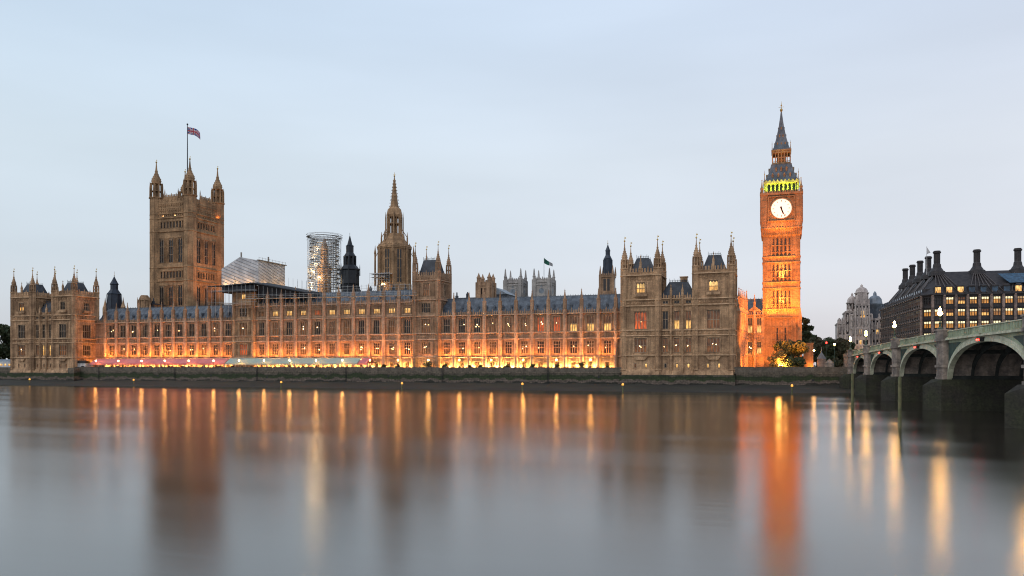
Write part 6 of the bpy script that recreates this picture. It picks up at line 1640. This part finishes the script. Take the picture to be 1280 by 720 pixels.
    for sx in (-1, 1): post.bar((0, 0, 2.1), (sx * .55, 0, 2.2), .05); post.bar((sx * .55, 0, 2.2), (sx * .55, 0, 2.5), .05)
    lan = MB(); lan.lathe(0, 0, [(.1, 0), (.2, .1), (.25, .42), (.08, .6), (.02, .75)], 8)
    pm, lm = post.mesh('post', M['dkgreen']), lan.mesh('lantern', M['bulb'])
    names = {0: 'bridge lamp at the far abutment, beside the trees', 1: 'bridge lamp on the first pier from the far bank', 2: 'bridge lamp on the second pier, above the red light', 3: 'nearest bridge lamp in view, in front of the office windows',
             4: 'bridge lamp at the right edge pier', 5: 'bridge lamp beyond the right frame edge', 6: 'bridge lamp near the near bank', 7: 'bridge lamp on the near abutment'}
    for i, a in enumerate(piers):
        for side in (0, 1):
            wp = T @ Vector((X(a) + (0 if i else 1.5), -.9 if side == 0 else Wd + .9, deck(X(a)) + .3))
            if side == 1 and i > 4: continue
            l = thing('bridge_lamp', names[i] + (' on the far parapet' if side else ' on the near parapet'), 'street lamp', wp, rz, 'triple lantern bridge lamps')
            link('post', pm, l)
            if True:
                sc_ = 1.0
                for dx, dz in ((0, 3.1), (-.55, 2.45), (.55, 2.45)): link('lantern', lm, l, (dx, 0, dz), 0, None if side == 0 else (.6, .6, .6))
    return T, deck, X
M['tidal_dk'] = mat('wet_black_granite', (.030, .026, .019), .85, .4, .3, (.032, .034, .016), .3, .5)  # wet stone, coloured darker still for the shade under the bridge
BT, BDECK, BX = bridge()
# two more lamp standards on the bank road, one signal
def bank_lamp(p, Y, ztop, label, m='bulb'):
    X = at(p, Y); t = thing('street_lamp', label, 'street lamp', (X, Y, GZ)); h = ztop - GZ
    b = MB(); b.lathe(0, 0, [(.25, 0), (.15, .8), (.08, 1.2), (.07, h - .4)], 8); b.build('post', M['dkgreen'], t)
    g = MB(); g.ball((0, 0, h), .3 if m == 'bulb' else .3, 8, 6); g.build('lantern', M[m], t); return t
bank_lamp(1043.2, 262, 14.0, 'lit lamp on the bank road left of the bridge end', 'bulb')
bank_lamp(1033, 300, 15.5, 'red traffic lamp in front of the dark trees', 'redlight')
bank_lamp(1017.5, 285, 12.5, 'slim lamp post beside the orange lit wall block', 'globe')

# vehicles crossing the bridge
def vehicle(x, y, kind, label, grp, toward=False):
    wp = BT @ Vector((x, y, BDECK(x) - 1.13)); rz = BT.to_euler().z + (math.pi if toward else 0)
    t = thing('taxi' if kind == 'taxi' else 'delivery_van', label, 'car' if kind == 'taxi' else 'van', wp, rz, grp)
    if kind not in _cache:
        b = MB(); g = MB(); wl = MB(); tl = MB(); hl = MB()
        if kind == 'taxi':
            b.prism([(-2.2, .35), (2.2, .35), (2.25, .8), (2.1, 1.0), (1.1, 1.1), (.6, 1.75), (-1.5, 1.78), (-2.1, 1.15), (-2.25, .9)], -.85, .85)
            g.prism([(1.0, 1.12), (.58, 1.68), (-1.45, 1.7), (-1.9, 1.15)], -.87, .87); L_ = 2.25; zt = .95
        else:
            b.prism([(-2.6, .4), (2.5, .4), (2.6, 1.1), (1.9, 1.35), (1.3, 2.4), (-2.55, 2.45)], -.95, .95)
            g.prism([(1.85, 1.38), (1.3, 2.2), (.5, 2.2), (.5, 1.38)], -.97, .97); L_ = 2.6; zt = 1.9
        for sx in (-1.45, 1.45):
            for sy in (-.8, .8):
                wl.T = Matrix.Translation((sx, sy, .35)) @ Matrix.Rotation(R(90), 4, 'X'); wl.lathe(0, 0, [(.34, -.12), (.34, .12)], 14)
        for sy in (-.65, .65): tl.box(-L_ - .04, -L_ + .05, sy - .14, sy + .14, zt - .15, zt + .15); hl.box(L_ - .12, L_ + .03, sy - .13, sy + .13, .65, .9)
        _cache[kind] = [('body', b.mesh('body', M['black'] if kind == 'taxi' else M['white'])), ('side_glass', g.mesh('side_glass', M['glassdk'])), ('wheels', wl.mesh('wheels', M['black'])), ('tail_lamps', tl.mesh('tail_lamps', M['taillight'])), ('head_lamps', hl.mesh('head_lamps', M['headlight']))]
    for n_, me_ in _cache[kind]: link(n_, me_, t)
vg = 'traffic crossing the bridge'
for i, (s, k, y, tw) in enumerate(((228, 'taxi', 7, 1), (214, 'delivery_van', 7, 1), (197, 'taxi', 6.5, 1), (176, 'delivery_van', 7, 0), (160, 'taxi', 6.5, 1), (133, 'taxi', 6.5, 0), (121, 'taxi', 6.5, 1))):
    vehicle(BX(s), y, k, ['black cab nearest the far end of the bridge', 'white van behind the first pier lamp on the bridge', 'black cab between the first and second pier lamps', 'white van just right of the second pier lamp',
                          'black cab left of the nearest bridge lamp', 'black cab above the widest arch', 'black cab approaching the right edge of the frame'][i], vg, bool(tw))

# ------------------------------------------------------------------ piles and channel markers in the water
def pile(p, Y, top, r, label):
    o_ = MB(); o_.lathe(0, 0, [(r, -2.5), (r, top - .25), (r * .8, top - .1), (r * .5, top)], 12)
    for z_ in (1.2, 3.2, 5.0): o_.lathe(0, 0, [(r + .03, z_), (r + .03, z_ + .12)], 12)
    o = o_.build('mooring_pile', M['timber']); o.location = (at(p, Y), Y, 0); tag(o, label, 'mooring pile', 'mooring piles left of the bridge')
def Yfor(p, depth): a = math.atan((p - 640) / 1000) - R(YAW); return depth / (-math.tan(a) * math.sin(R(YAW)) + math.cos(R(YAW)))
pile(1065.5, Yfor(1065.5, 127), 6.3, .22, 'slim weathered mooring pile farther from the camera')
pile(1124.7, Yfor(1124.7, 96), 6.2, .2, 'slim weathered mooring pile nearer to the camera')
for i, (p, yb) in enumerate(((37, 481), (167, 482), (351.5, 486), (502.5, 488), (653, 489), (778.5, 490), (990, 492))):
    dep = 7.5 / (yb - 457) * 1000; Y = Yfor(p, dep)
    t = thing('channel_marker', ['amber lamp marker post below the leftmost pavilion', 'amber lamp marker post below the rose marquee', 'amber lamp marker post below the pale green marquee', 'amber lamp marker post just left of the pinnacled river tower',
                                 'amber lamp marker post below the middle of the right range', 'amber lamp marker post at the left corner of the twin towered pavilion', 'amber lamp marker post in front of the floodlit tree'][i], 'marker post', (at(p, Y), Y, 0), 0, 'lit marker posts along the foreshore')
    if 'cm' not in _cache:
        a = MB(); a.lathe(0, 0, [(.22, -2), (.22, 1.7), (.3, 1.75), (.3, 1.9)], 8); g = MB(); g.lathe(0, 0, [(.3, 1.9), (.34, 2.2), (.2, 2.45), (.05, 2.55)], 8); _cache['cm'] = (a.mesh('post', M['timber']), g.mesh('lamp', M['buoylight']))
    link('post', _cache['cm'][0], t); link('lamp', _cache['cm'][1], t)
